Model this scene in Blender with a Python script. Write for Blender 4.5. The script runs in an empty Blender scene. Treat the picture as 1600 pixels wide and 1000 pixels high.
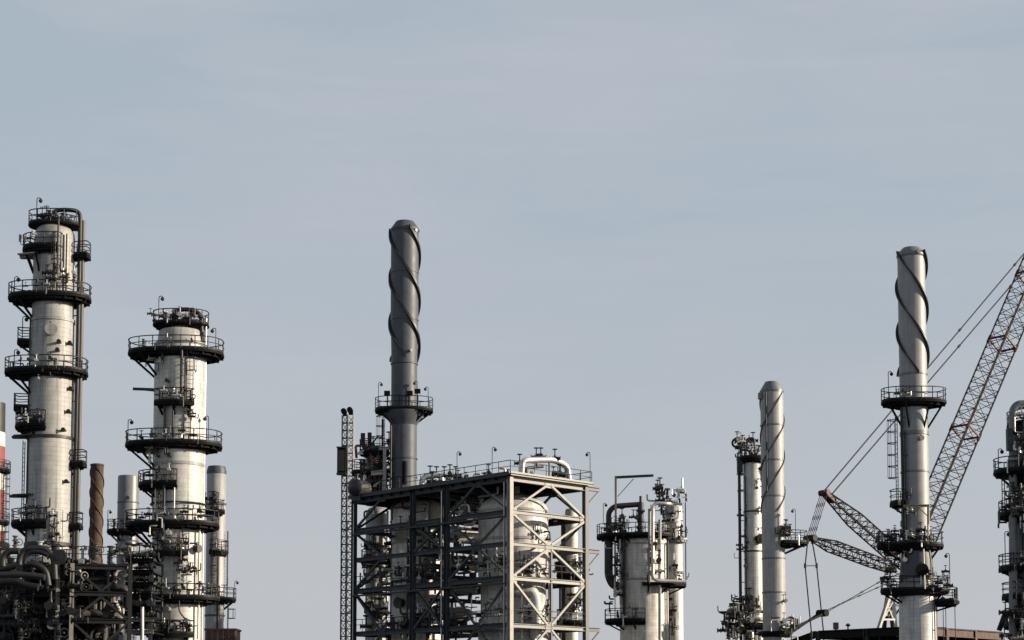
import bpy, math, random
from math import radians as RAD, sin, cos, pi, sqrt, atan2, tan
from mathutils import Vector, Matrix

# ------------------------------------------------------------------ camera
scene = bpy.context.scene
F = 2700.0                    # focal length in pixels of the 1600 px wide photograph
PITCH = RAD(4.4)
CAMZ = 4.0
HORIZ = 1130.0                # pixel row of the horizon (below the frame)
CY = HORIZ - F * tan(PITCH)
cam_d = bpy.data.cameras.new('camera')
cam = bpy.data.objects.new('camera', cam_d)
scene.collection.objects.link(cam)
cam.location = (0, 0, CAMZ)
cam.rotation_euler = (pi / 2 + PITCH, 0, 0)
cam_d.sensor_width = 36.0
cam_d.lens = 36.0 * F / 1600.0
cam_d.shift_y = (CY - 500.0) / 1600.0
cam_d.clip_start = 0.5
cam_d.clip_end = 20000
scene.camera = cam
scene.render.resolution_x = 1024
scene.render.resolution_y = 640

# ------------------------------------------------------------------ sky and sun
SUN_EL, SUN_AZ = RAD(17), RAD(-5)        # azimuth from +X, negative is towards the camera
world = bpy.data.worlds.new('World')
scene.world = world
world.use_nodes = True
wn = world.node_tree; wn.nodes.clear()
def wnode(t, **k):
    n = wn.nodes.new(t)
    for a, b in k.items(): setattr(n, a, b)
    return n
wo = wnode('ShaderNodeOutputWorld'); wb = wnode('ShaderNodeBackground')
sky = wnode('ShaderNodeTexSky', sky_type='NISHITA', sun_disc=False)
sky.sun_elevation = SUN_EL
sky.sun_rotation = pi / 2 - SUN_AZ
sky.air_density = 1.2; sky.dust_density = 2.2; sky.ozone_density = 1.5
SKY_STR = 0.0616
wb.inputs['Strength'].default_value = SKY_STR
tc = wnode('ShaderNodeTexCoord')
mp = wnode('ShaderNodeMapping'); mp.inputs['Scale'].default_value = (1.6, 1.6, 5.2)
mp.inputs['Rotation'].default_value = (RAD(4), RAD(9), 0)
nz = wnode('ShaderNodeTexNoise'); nz.inputs['Scale'].default_value = 2.3; nz.inputs['Detail'].default_value = 5; nz.inputs['Roughness'].default_value = 0.52; nz.inputs['Distortion'].default_value = 0.5
wn.links.new(tc.outputs['Generated'], mp.inputs['Vector']); wn.links.new(mp.outputs['Vector'], nz.inputs['Vector'])
# a thin, even veil of high cloud in front of the clear sky; two nearly equal tones
veil = wnode('ShaderNodeValToRGB')
veil.color_ramp.elements[0].position = 0.38; veil.color_ramp.elements[1].position = 0.62
veil.color_ramp.elements[0].color = (0.425, 0.500, 0.572, 1)
veil.color_ramp.elements[1].color = (0.495, 0.538, 0.603, 1)
mp2 = wnode('ShaderNodeMapping'); mp2.inputs['Scale'].default_value = (3.0, 3.0, 34.0); mp2.inputs['Rotation'].default_value = (RAD(2), RAD(5), RAD(20))
nz2 = wnode('ShaderNodeTexNoise'); nz2.inputs['Scale'].default_value = 1.7; nz2.inputs['Detail'].default_value = 7; nz2.inputs['Roughness'].default_value = 0.6; nz2.inputs['Distortion'].default_value = 0.8
wn.links.new(tc.outputs['Generated'], mp2.inputs['Vector']); wn.links.new(mp2.outputs['Vector'], nz2.inputs['Vector'])
strk = wnode('ShaderNodeMixRGB'); strk.inputs['Fac'].default_value = 0.26
wn.links.new(nz.outputs['Fac'], strk.inputs['Color1']); wn.links.new(nz2.outputs['Fac'], strk.inputs['Color2'])
wn.links.new(strk.outputs['Color'], veil.inputs['Fac'])
sxyz = wnode('ShaderNodeSeparateXYZ'); wn.links.new(tc.outputs['Generated'], sxyz.inputs[0])
hz = wnode('ShaderNodeMapRange'); hz.inputs['From Min'].default_value = 0.0; hz.inputs['From Max'].default_value = 0.30
hz.inputs['To Min'].default_value = 1.0; hz.inputs['To Max'].default_value = 0.0
wn.links.new(sxyz.outputs['Z'], hz.inputs['Value'])
low = wnode('ShaderNodeMixRGB'); low.inputs['Color2'].default_value = (0.555, 0.567, 0.598, 1)
wn.links.new(hz.outputs['Result'], low.inputs['Fac']); wn.links.new(veil.outputs['Color'], low.inputs['Color1'])
gain = wnode('ShaderNodeMixRGB', blend_type='MULTIPLY'); gain.inputs['Fac'].default_value = 1.0
g = 10.0
gain.inputs['Color2'].default_value = (g, g, g, 1)
wn.links.new(low.outputs['Color'], gain.inputs['Color1'])
mixs = wnode('ShaderNodeMixRGB')
# the veil thins towards the zenith, where the clear blue shows
thin = wnode('ShaderNodeMapRange'); thin.inputs['From Min'].default_value = 0.36; thin.inputs['From Max'].default_value = 0.95
thin.inputs['To Min'].default_value = 0.90; thin.inputs['To Max'].default_value = 0.25; thin.interpolation_type = 'SMOOTHSTEP'
wn.links.new(sxyz.outputs['Z'], thin.inputs['Value']); wn.links.new(thin.outputs['Result'], mixs.inputs['Fac'])
wn.links.new(sky.outputs['Color'], mixs.inputs['Color1']); wn.links.new(gain.outputs['Color'], mixs.inputs['Color2'])
wn.links.new(mixs.outputs['Color'], wb.inputs['Color']); wn.links.new(wb.outputs[0], wo.inputs[0])

sun_d = bpy.data.lights.new('sun', 'SUN'); sun_d.energy = 5.0; sun_d.angle = RAD(0.6); sun_d.color = (1.0, 0.86, 0.675)
sun = bpy.data.objects.new('sun', sun_d); scene.collection.objects.link(sun)
sd = Vector((cos(SUN_EL) * cos(SUN_AZ), cos(SUN_EL) * sin(SUN_AZ), sin(SUN_EL)))
sun.rotation_euler = sd.to_track_quat('Z', 'Y').to_euler()
sun.location = (200, 0, 100)

vs = scene.view_settings
vs.view_transform = 'Standard'; vs.look = 'None'; vs.gamma = 1.0; vs.exposure = 0.7; vs.use_curve_mapping = False
scene.render.engine = 'CYCLES'
scene.cycles.max_bounces = 5

random.seed(7)
# ------------------------------------------------------------------ materials
def mat(name, col, rough=0.5, metal=0.0, kind='plain', var=0.12, dirt=(0.10, 0.08, 0.06), dirt_amt=0.35, bump=0.0, spec=0.5, scale=1.0):
    m = bpy.data.materials.new(name); m.use_nodes = True
    nt = m.node_tree; N = nt.nodes; L = nt.links
    b = N['Principled BSDF']
    b.inputs['Roughness'].default_value = rough; b.inputs['Metallic'].default_value = metal
    b.inputs['Specular IOR Level'].default_value = spec
    t = N.new('ShaderNodeTexCoord')
    info = N.new('ShaderNodeObjectInfo')
    sep = N.new('ShaderNodeSeparateXYZ'); L.new(t.outputs['Object'], sep.inputs[0])
    at = N.new('ShaderNodeMath'); at.operation = 'ARCTAN2'; L.new(sep.outputs['Y'], at.inputs[0]); L.new(sep.outputs['X'], at.inputs[1])
    arc = N.new('ShaderNodeMath'); arc.operation = 'MULTIPLY'; arc.inputs[1].default_value = 2.0; L.new(at.outputs[0], arc.inputs[0])
    cyl = N.new('ShaderNodeCombineXYZ'); L.new(arc.outputs[0], cyl.inputs['X']); L.new(sep.outputs['Z'], cyl.inputs['Y'])
    base = N.new('ShaderNodeRGB'); base.outputs[0].default_value = (*col, 1)
    cur = base.outputs[0]
    # soft mottling
    n1 = N.new('ShaderNodeTexNoise'); n1.inputs['Scale'].default_value = 1.3 * scale; n1.inputs['Detail'].default_value = 6
    L.new(t.outputs['Object'], n1.inputs['Vector'])
    r1 = N.new('ShaderNodeMapRange'); r1.inputs['From Min'].default_value = 0.3; r1.inputs['From Max'].default_value = 0.7
    r1.inputs['To Min'].default_value = 1 - var; r1.inputs['To Max'].default_value = 1 + var
    L.new(n1.outputs['Fac'], r1.inputs['Value'])
    mx = N.new('ShaderNodeMixRGB'); mx.blend_type = 'MULTIPLY'; mx.inputs['Fac'].default_value = 1
    L.new(cur, mx.inputs['Color1']); L.new(r1.outputs['Result'], mx.inputs['Color2']); cur = mx.outputs[0]
    if kind in ('clad', 'shell', 'rust'):
        # rain streaks run down the shell
        mpv = N.new('ShaderNodeMapping'); mpv.inputs['Scale'].default_value = (2.6, 0.14, 1)
        L.new(cyl.outputs[0], mpv.inputs['Vector'])
        n2 = N.new('ShaderNodeTexNoise'); n2.inputs['Scale'].default_value = 1.6; n2.inputs['Detail'].default_value = 5
        L.new(mpv.outputs[0], n2.inputs['Vector'])
        r2 = N.new('ShaderNodeMapRange'); r2.inputs['From Min'].default_value = 0.50; r2.inputs['From Max'].default_value = 0.72
        r2.inputs['To Min'].default_value = 0.0; r2.inputs['To Max'].default_value = dirt_amt
        L.new(n2.outputs['Fac'], r2.inputs['Value'])
        m2 = N.new('ShaderNodeMixRGB'); m2.inputs['Color2'].default_value = (*dirt, 1)
        L.new(r2.outputs['Result'], m2.inputs['Fac']); L.new(cur, m2.inputs['Color1']); cur = m2.outputs[0]
    bsrc = None
    if kind == 'clad':
        # overlapping jacket sheets: tone changes sheet by sheet, thin dark laps
        br = N.new('ShaderNodeTexBrick'); br.inputs['Scale'].default_value = 1.0
        br.inputs['Brick Width'].default_value = 1.15; br.inputs['Row Height'].default_value = 0.33
        br.inputs['Mortar Size'].default_value = 0.016; br.inputs['Mortar Smooth'].default_value = 0.3
        br.inputs['Color1'].default_value = (0.84, 0.84, 0.84, 1); br.inputs['Color2'].default_value = (1.08, 1.07, 1.05, 1)
        br.inputs['Mortar'].default_value = (0.48, 0.46, 0.44, 1)
        L.new(cyl.outputs[0], br.inputs['Vector'])
        m3 = N.new('ShaderNodeMixRGB'); m3.blend_type = 'MULTIPLY'; m3.inputs['Fac'].default_value = 0.55
        L.new(cur, m3.inputs['Color1']); L.new(br.outputs['Color'], m3.inputs['Color2']); cur = m3.outputs[0]
        bsrc = br.outputs['Fac']
    if kind == 'rust':
        n3 = N.new('ShaderNodeTexNoise'); n3.inputs['Scale'].default_value = 2.2; n3.inputs['Detail'].default_value = 8; n3.inputs['Roughness'].default_value = 0.7
        L.new(t.outputs['Object'], n3.inputs['Vector'])
        rr = N.new('ShaderNodeValToRGB'); rr.color_ramp.elements[0].position = 0.38; rr.color_ramp.elements[1].position = 0.66
        rr.color_ramp.elements[0].color = (col[0] * .45, col[1] * .4, col[2] * .4, 1); rr.color_ramp.elements[1].color = (col[0] * 1.35, col[1] * 1.3, col[2] * 1.2, 1)
        L.new(n3.outputs['Fac'], rr.inputs['Fac'])
        m4 = N.new('ShaderNodeMixRGB'); m4.inputs['Fac'].default_value = 0.75
        L.new(cur, m4.inputs['Color1']); L.new(rr.outputs[0], m4.inputs['Color2']); cur = m4.outputs[0]
    if kind == 'worn':      # chipped paint with oxide showing through
        n4 = N.new('ShaderNodeTexNoise'); n4.inputs['Scale'].default_value = 2.7; n4.inputs['Detail'].default_value = 9; n4.inputs['Roughness'].default_value = 0.72
        L.new(t.outputs['Object'], n4.inputs['Vector'])
        r4 = N.new('ShaderNodeMapRange'); r4.inputs['From Min'].default_value = 0.56; r4.inputs['From Max'].default_value = 0.66; r4.inputs['To Max'].default_value = 0.6
        L.new(n4.outputs['Fac'], r4.inputs['Value'])
        m6 = N.new('ShaderNodeMixRGB'); m6.inputs['Color2'].default_value = (0.16, 0.105, 0.07, 1)
        L.new(r4.outputs['Result'], m6.inputs['Fac']); L.new(cur, m6.inputs['Color1']); cur = m6.outputs[0]
    # small piece-to-piece difference
    ro = N.new('ShaderNodeMapRange'); ro.inputs['To Min'].default_value = 0.88; ro.inputs['To Max'].default_value = 1.12
    L.new(info.outputs['Random'], ro.inputs['Value'])
    m5 = N.new('ShaderNodeMixRGB'); m5.blend_type = 'MULTIPLY'; m5.inputs['Fac'].default_value = 1
    L.new(cur, m5.inputs['Color1']); L.new(ro.outputs['Result'], m5.inputs['Color2'])
    L.new(m5.outputs[0], b.inputs['Base Color'])
    rv = N.new('ShaderNodeMapRange'); rv.inputs['To Min'].default_value = max(0.05, rough - 0.12); rv.inputs['To Max'].default_value = min(1, rough + 0.12)
    L.new(n1.outputs['Fac'], rv.inputs['Value']); L.new(rv.outputs['Result'], b.inputs['Roughness'])
    bp = N.new('ShaderNodeBump'); bp.inputs['Strength'].default_value = 0.25; bp.inputs['Distance'].default_value = 0.03
    if bsrc:
        sb = N.new('ShaderNodeMath'); sb.operation = 'SUBTRACT'; L.new(n1.outputs['Fac'], sb.inputs[0]); L.new(bsrc, sb.inputs[1])
        L.new(sb.outputs[0], bp.inputs['Height'])
    else:
        L.new(n1.outputs['Fac'], bp.inputs['Height'])
    L.new(bp.outputs[0], b.inputs['Normal'])
    return m

M = {
    'clad':   mat('aluminium_jacket', (0.46, 0.46, 0.445), 0.5, 0.06, 'clad', 0.16, (0.15, 0.125, 0.105), 0.7),
    'clad3':  mat('dull_jacket', (0.335, 0.335, 0.322), 0.55, 0.04, 'clad', 0.16, (0.12, 0.10, 0.085), 0.6),
    'cladw':  mat('bright_jacket', (0.58, 0.57, 0.535), 0.5, 0.05, 'clad', 0.16, (0.17, 0.13, 0.10), 0.6),
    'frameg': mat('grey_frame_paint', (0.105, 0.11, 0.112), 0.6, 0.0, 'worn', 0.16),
    'clad2':  mat('weathered_jacket', (0.30, 0.30, 0.29), 0.52, 0.06, 'clad', 0.16, (0.12, 0.10, 0.08), 0.7),
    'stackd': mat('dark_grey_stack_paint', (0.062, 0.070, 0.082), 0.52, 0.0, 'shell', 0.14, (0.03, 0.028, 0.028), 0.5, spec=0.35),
    'stackm': mat('grey_stack_paint', (0.13, 0.14, 0.147), 0.42, 0.06, 'shell', 0.1, (0.07, 0.06, 0.06), 0.5),
    'stackl': mat('light_grey_stack_paint', (0.27, 0.277, 0.28), 0.52, 0.05, 'shell', 0.12, (0.12, 0.11, 0.10), 0.5),
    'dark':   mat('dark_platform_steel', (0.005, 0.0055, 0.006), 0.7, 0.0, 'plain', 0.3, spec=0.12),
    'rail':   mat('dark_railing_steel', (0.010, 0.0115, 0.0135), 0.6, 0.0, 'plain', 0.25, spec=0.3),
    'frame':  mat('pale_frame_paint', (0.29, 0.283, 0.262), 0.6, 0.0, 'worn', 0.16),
    'framed': mat('slate_steel_shaded_frame', (0.036, 0.044, 0.051), 0.6, 0.0, 'plain', 0.2, spec=0.35),  # plain dark steel; on the frame, its shade put into the colour
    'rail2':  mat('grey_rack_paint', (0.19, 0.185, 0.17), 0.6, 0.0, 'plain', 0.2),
    'pipel':  mat('bright_pipe_jacket', (0.52, 0.51, 0.48), 0.36, 0.45, 'plain', 0.12),
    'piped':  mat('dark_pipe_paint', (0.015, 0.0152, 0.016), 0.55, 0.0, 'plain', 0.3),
    'pipeb':  mat('brown_grey_pipe', (0.07, 0.06, 0.053), 0.55, 0.0, 'plain', 0.25),
    'rust':   mat('rusty_steel', (0.062, 0.036, 0.023), 0.85, 0.0, 'rust', 0.25, (0.03, 0.018, 0.012), 0.6),
    'rustb':  mat('oxide_red_steel', (0.075, 0.037, 0.030), 0.7, 0.0, 'rust', 0.2, (0.05, 0.03, 0.02), 0.5),
    'strake': mat('strake_black', (0.012, 0.0125, 0.014), 0.5, 0.1, 'plain', 0.2),
    'red':    mat('chimney_red', (0.20, 0.05, 0.046), 0.65, 0.0, 'shell', 0.12, (0.10, 0.04, 0.03), 0.4),
    'white':  mat('chimney_white', (0.52, 0.49, 0.44), 0.6, 0.0, 'shell', 0.08, (0.25, 0.2, 0.15), 0.35),
    'crane':  mat('crane_oxblood', (0.06, 0.009, 0.013), 0.55, 0.0, 'plain', 0.25, spec=0.3),
    'craned': mat('crane_lattice_dark', (0.010, 0.006, 0.007), 0.6, 0.0, 'plain', 0.25, spec=0.25),
    'cranel': mat('crane_pale_grey', (0.28, 0.275, 0.26), 0.5, 0.0, 'plain', 0.15),
    'yellow': mat('davit_dull_yellow', (0.20, 0.18, 0.10), 0.55, 0.0, 'plain', 0.2),
    'cable':  mat('steel_cable', (0.018, 0.018, 0.020), 0.5, 0.0, 'plain', 0.2),
    'glass':  mat('lamp_glass', (0.10, 0.10, 0.11), 0.25, 0.0, 'plain', 0.1),
    'ground': mat('dark_yard', (0.05, 0.048, 0.045), 0.9, 0.0, 'plain', 0.35, scale=0.3),
    'brick':  mat('rusty_duct_casing', (0.11, 0.062, 0.045), 0.7, 0.0, 'rust', 0.2, (0.08, 0.05, 0.04), 0.4),
}

# ------------------------------------------------------------------ mesh helpers
class MB:
    def __init__(s): s.v = []; s.f = []
    def add(s, vs, fs):
        o = len(s.v); s.v += [tuple(p) for p in vs]; s.f += [tuple(i + o for i in f) for f in fs]; return s
    def box(s, c, d, M3=None):
        c = Vector(c); vs = []
        for x in (-.5, .5):
            for y in (-.5, .5):
                for z in (-.5, .5):
                    q = Vector((x * d[0], y * d[1], z * d[2]))
                    if M3: q = M3 @ q
                    vs.append(c + q)
        return s.add(vs, [(0, 1, 3, 2), (4, 6, 7, 5), (0, 4, 5, 1), (2, 3, 7, 6), (0, 2, 6, 4), (1, 5, 7, 3)])
    def frame(s, a, b):
        d = (Vector(b) - Vector(a)); L = d.length; d = d / max(L, 1e-9)
        u = Vector((0, 0, 1)) if abs(d.z) < 0.95 else Vector((0, 1, 0))
        x = u.cross(d).normalized(); y = d.cross(x).normalized()
        return d, x, y, L
    def tube(s, a, b, r, n=6, r2=None):
        a = Vector(a); b = Vector(b); d, x, y, L = s.frame(a, b); r2 = r if r2 is None else r2
        vs = []
        for p, q in ((a, r), (b, r2)):
            for i in range(n):
                t = 2 * pi * i / n; vs.append(p + x * (q * cos(t)) + y * (q * sin(t)))
        fs = [(i, (i + 1) % n, n + (i + 1) % n, n + i) for i in range(n)]
        fs += [tuple(range(n - 1, -1, -1)), tuple(range(n, 2 * n))]
        return s.add(vs, fs)
    def bar(s, a, b, w, h):
        a = Vector(a); b = Vector(b); d, x, y, L = s.frame(a, b)
        vs = [p + x * (i * w / 2) + y * (j * h / 2) for p in (a, b) for i, j in ((-1, -1), (1, -1), (1, 1), (-1, 1))]
        return s.add(vs, [(0, 1, 5, 4), (1, 2, 6, 5), (2, 3, 7, 6), (3, 0, 4, 7), (3, 2, 1, 0), (4, 5, 6, 7)])
    def hbeam(s, a, b, w, h, t=0.04, side=None):
        """I-section, web upright; side gives the flange direction for upright members"""
        a = Vector(a); b = Vector(b); d, x, y, L = s.frame(a, b)
        if side is not None:
            x = Vector(side).normalized(); y = d.cross(x).normalized()
        pr = [(-w/2, -h/2), (w/2, -h/2), (w/2, -h/2 + t), (t/2, -h/2 + t), (t/2, h/2 - t), (w/2, h/2 - t), (w/2, h/2), (-w/2, h/2), (-w/2, h/2 - t), (-t/2, h/2 - t), (-t/2, -h/2 + t), (-w/2, -h/2 + t)]
        n = len(pr); vs = [p + x * i + y * j for p in (a, b) for i, j in pr]
        fs = [(i, (i + 1) % n, n + (i + 1) % n, n + i) for i in range(n)]
        for o in (0, n):
            fs += [(o + 0, o + 1, o + 2, o + 11), (o + 3, o + 4, o + 9, o + 10), (o + 5, o + 6, o + 7, o + 8)]
        return s.add(vs, fs)
    def pipe(s, pts, r, n=8, bend=None, seg=5):
        pts = [Vector(p) for p in pts]; bend = bend or r * 3
        path = [pts[0]]
        for i in range(1, len(pts) - 1):
            p = pts[i]; a = pts[i - 1] - p; b = pts[i + 1] - p
            k = min(bend, a.length * .48, b.length * .48); A = p + a.normalized() * k; B = p + b.normalized() * k
            for j in range(seg + 1):
                t = j / seg; path.append(A * (1 - t) ** 2 + p * (2 * t * (1 - t)) + B * t * t)
        path.append(pts[-1])
        return s.sweep(path, r, n)
    def sweep(s, path, r, n=8):
        ring = []; x = None
        for i, p in enumerate(path):
            d = (path[min(i + 1, len(path) - 1)] - path[max(i - 1, 0)]).normalized()
            if x is None:
                u = Vector((0, 0, 1)) if abs(d.z) < .9 else Vector((0, 1, 0)); x = u.cross(d).normalized()
            else:
                x = (x - d * x.dot(d)).normalized()
            y = d.cross(x)
            ring += [p + x * (r * cos(2 * pi * k / n)) + y * (r * sin(2 * pi * k / n)) for k in range(n)]
        m = len(path)
        fs = [(i * n + k, i * n + (k + 1) % n, (i + 1) * n + (k + 1) % n, (i + 1) * n + k) for i in range(m - 1) for k in range(n)]
        fs += [tuple(range(n - 1, -1, -1)), tuple(range((m - 1) * n, m * n))]
        return s.add(ring, fs)
    def lathe(s, cx, cy, prof, n=48):
        vs = []
        for r, z in prof:
            for i in range(n):
                t = 2 * pi * i / n; vs.append((cx + r * cos(t), cy + r * sin(t), z))
        m = len(prof)
        fs = [(j * n + i, j * n + (i + 1) % n, (j + 1) * n + (i + 1) % n, (j + 1) * n + i) for j in range(m - 1) for i in range(n)]
        fs += [tuple(range(n - 1, -1, -1)), tuple(range((m - 1) * n, m * n))]
        return s.add(vs, fs)
    def torus(s, c, nrm, R, r, n=14, k=5):
        c = Vector(c); d = Vector(nrm).normalized(); u = Vector((0, 0, 1)) if abs(d.z) < .9 else Vector((1, 0, 0))
        x = u.cross(d).normalized(); y = d.cross(x); vs = []
        for i in range(n):
            t = 2 * pi * i / n; e = x * cos(t) + y * sin(t)
            for j in range(k):
                q = 2 * pi * j / k; vs.append(c + e * (R + r * cos(q)) + d * (r * sin(q)))
        fs = [(i * k + j, ((i + 1) % n) * k + j, ((i + 1) % n) * k + (j + 1) % k, i * k + (j + 1) % k) for i in range(n) for j in range(k)]
        return s.add(vs, fs)

class Thing:
    def __init__(s, name, label, cat, loc, group=None):
        s.o = bpy.data.objects.new(name, None); scene.collection.objects.link(s.o)
        s.loc = Vector(loc); s.o.location = s.loc; s.o.empty_display_size = 0.5
        s.o['label'] = label; s.o['category'] = cat
        if group: s.o['group'] = group
    def part(s, name, mb, m, parent=None, label=None):
        if not mb.v: return None
        me = bpy.data.meshes.new(name); L = s.loc
        me.from_pydata([(p[0] - L.x, p[1] - L.y, p[2] - L.z) for p in mb.v], [], mb.f)
        me.polygons.foreach_set('use_smooth', [True] * len(me.polygons))
        me.set_sharp_from_angle(angle=RAD(38)); me.update()
        me.materials.append(M[m])
        o = bpy.data.objects.new(name, me); scene.collection.objects.link(o)
        o.parent = parent if parent is not None else s.o
        if label: o['label'] = label
        return o

def structure(name, mb, m):
    me = bpy.data.meshes.new(name); me.from_pydata(mb.v, [], mb.f); me.materials.append(M[m])
    o = bpy.data.objects.new(name, me); scene.collection.objects.link(o); o['kind'] = 'structure'; return o

# ------------------------------------------------------------------ picture <-> place
cp, sp = cos(PITCH), sin(PITCH)
def ray(px, py):
    u = (px - 800) / F; v = (CY - py) / F
    return Vector((u, cp - v * sp, sp + v * cp))
def W(px, py, D):
    r = ray(px, py); return Vector((0, 0, CAMZ)) + r * (D / r.y)
def Z(py, D): return W(800, py, D).z
def S(D): return F / D          # pixels per metre at distance D
def dirv(a): return Vector((cos(RAD(a)), sin(RAD(a)), 0))

# ------------------------------------------------------------------ equipment pieces
def boundary(sectors, step=6):
    """outer outline (angle, radius) of a platform built of arcs"""
    out = []
    for a0, a1, r in sectors:
        n = max(2, int(abs(a1 - a0) / step) + 1)
        out += [(a0 + (a1 - a0) * i / (n - 1), r) for i in range(n)]
    return out

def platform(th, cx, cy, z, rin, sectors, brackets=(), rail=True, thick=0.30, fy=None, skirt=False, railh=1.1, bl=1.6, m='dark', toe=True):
    full = abs(sectors[-1][1] - sectors[0][0]) > 359
    ou = boundary(sectors)
    if fy:      # narrower walkway in front of and behind the shell than at the ends
        ou = [(a, (abs(cos(RAD(a)) / r) ** 2.6 + abs(sin(RAD(a)) / min(r, fy)) ** 2.6) ** (-1 / 2.6)) for a, r in ou]
    mb = MB(); vs = []; n = len(ou)
    for a, r in ou:
        d = dirv(a)
        for q, zz in ((rin, z), (r, z), (r, z - thick), (rin, z - thick)):
            vs.append((cx + d.x * q, cy + d.y * q, zz))
    fs = []
    for i in range(n - 1):
        for k in range(4):
            fs.append((i * 4 + k, i * 4 + (k + 1) % 4, (i + 1) * 4 + (k + 1) % 4, (i + 1) * 4 + k))
    fs += [(3, 2, 1, 0), tuple((n - 1) * 4 + k for k in range(4))]
    mb.add(vs, fs)
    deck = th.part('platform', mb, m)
    if skirt:   # curved bearers under the deck, set in from its edge
        sb = MB()
        for f, h in ((.25, .34), (.72, .20)):
            pl = [Vector((cx, cy, z - thick - h / 2)) + dirv(a) * (rin + (r - rin) * f) for a, r in ou]
            for a, b in zip(pl[:-1], pl[1:]):
                if (b - a).length > .02: sb.bar(a, b, .10, h)
        for a, r in ou[::3]:
            d = dirv(a); e = Vector((cx, cy, z - thick - .09)); sb.bar(e + d * (rin - .02), e + d * (r - .06), .09, .18)
        th.part('bearer', sb, m, deck)
    if rail:
        rb = MB(); pts = [Vector((cx, cy, z)) + dirv(a) * (r - 0.04) for a, r in ou]
        if not full:
            pts = [Vector((cx, cy, z)) + dirv(ou[0][0]) * (rin + 0.1)] + pts + [Vector((cx, cy, z)) + dirv(ou[-1][0]) * (rin + 0.1)]
        acc = 9.0
        for i in range(len(pts) - 1):
            a, b = pts[i], pts[i + 1]
            if (b - a).length < .02: continue
            for h, r in ((railh, 0.042), (railh * .55, 0.034)):
                rb.tube(a + Vector((0, 0, h)), b + Vector((0, 0, h)), r, 5)
            if toe: rb.bar(a + Vector((0, 0, .07)), b + Vector((0, 0, .07)), 0.02, 0.16)
            L = (b - a).length
            acc += L
            if acc > .9 or L > 1.0:
                k = max(1, int(L / .95))
                for j in range(k):
                    q = a + (b - a) * (j / k); rb.tube(q, q + Vector((0, 0, railh)), 0.038, 5)
                acc = 0
        rb.tube(pts[-1], pts[-1] + Vector((0, 0, railh)), 0.038, 5)
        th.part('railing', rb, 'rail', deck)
    for a in brackets:
        r = max([q for b, q in ou if abs((b - a + 180) % 360 - 180) < 8] or [ou[0][1]])
        d = dirv(a); b2 = MB()
        p0 = Vector((cx, cy, z - thick)) + d * (r - 0.15); p1 = Vector((cx, cy, z - thick - bl)) + d * (rin - 0.05)
        b2.bar(p0, p1, 0.12, 0.14)
        b2.bar(Vector((cx, cy, z - thick - .09)) + d * (rin - .05), p0 + Vector((0, 0, -.09)), 0.12, 0.16)
        th.part('bracket', b2, 'dark', deck)
    return deck

def lamp(th, p, h=1.9, side=1):
    p = Vector(p); mb = MB(); top = p + Vector((0, 0, h))
    mb.pipe([p, top, top + Vector((0.24 * side, 0, 0.02)), top + Vector((0.27 * side, 0, -0.10))], 0.032, 5, 0.12, 3)
    post = th.part('lamp_post', mb, 'rail')
    h2 = MB(); c = top + Vector((0.27 * side, 0, -0.10))
    h2.lathe(c.x, c.y, [(0.04, c.z + .05), (0.15, c.z - .05), (0.13, c.z - .18), (0.05, c.z - .25)], 8)
    th.part('lamp_head', h2, 'piped', post)

def ladder(th, c, ang, z0, z1, cage=True, w=0.5, m='rail', r=0.035):
    """c = (x, y) of the ladder, ang = direction it faces outward"""
    d = dirv(ang); t = Vector((-d.y, d.x, 0)); c = Vector((c[0], c[1], 0)); mb = MB()
    for s_ in (-1, 1): mb.bar(c + t * (s_ * w / 2) + Vector((0, 0, z0)), c + t * (s_ * w / 2) + Vector((0, 0, z1)), 0.05, 0.07)
    z = z0 + .3
    while z < z1: mb.tube(c - t * w / 2 + Vector((0, 0, z)), c + t * w / 2 + Vector((0, 0, z)), 0.022, 5); z += 0.33
    lo = th.part('ladder', mb, m)
    if cage and z1 - z0 > 2.8:
        cb = MB(); zs = []; z = z0 + 2.2
        while z <= z1 + .01: zs.append(z); z += 0.95
        arc = [c + t * (0.38 * cos(q)) + d * (0.04 + 0.72 * sin(q)) for q in [pi * i / 8 for i in range(9)]]
        for z in zs:
            for i in range(8): cb.bar(arc[i] + Vector((0, 0, z)), arc[i + 1] + Vector((0, 0, z)), 0.03, 0.07)
        for i in (0, 2, 4, 6, 8): cb.bar(arc[i] + Vector((0, 0, zs[0])), arc[i] + Vector((0, 0, zs[-1])), 0.03, 0.045)
        th.part('cage', cb, m, lo)

def valve(th, p, s=1.0, axis=0, rnd=random, m='piped', parent=None):
    p = Vector(p); mb = MB()
    a = Vector((1, 0, 0)) if axis == 0 else Vector((0, 1, 0)) if axis == 1 else Vector((0, 0, 1))
    mb.tube(p - a * .42 * s, p + a * .42 * s, .11 * s, 8)
    for q in (-.42, -.16, .16, .42): mb.tube(p + a * (q * s - .03), p + a * (q * s + .03), .19 * s, 8)
    u = Vector((0, 0, 1)) if axis != 2 else Vector((.6, -.8, 0))
    mb.tube(p, p + u * .75 * s, .045 * s, 6); mb.tube(p, p + u * .3 * s, .12 * s, 6, .06 * s)
    mb.torus(p + u * .72 * s, u, .2 * s, .028 * s, 10, 4)
    return th.part('valve', mb, m, parent)

def flange(th, cx, cy, z, r, h=0.16, out=0.10, m='stackm', parent=None, n=40):
    mb = MB(); mb.lathe(cx, cy, [(r - .02, z - h / 2 - .03), (r + out, z - h / 2), (r + out, z + h / 2), (r - .02, z + h / 2 + .03)], n)
    return th.part('flange', mb, m, parent)

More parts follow.
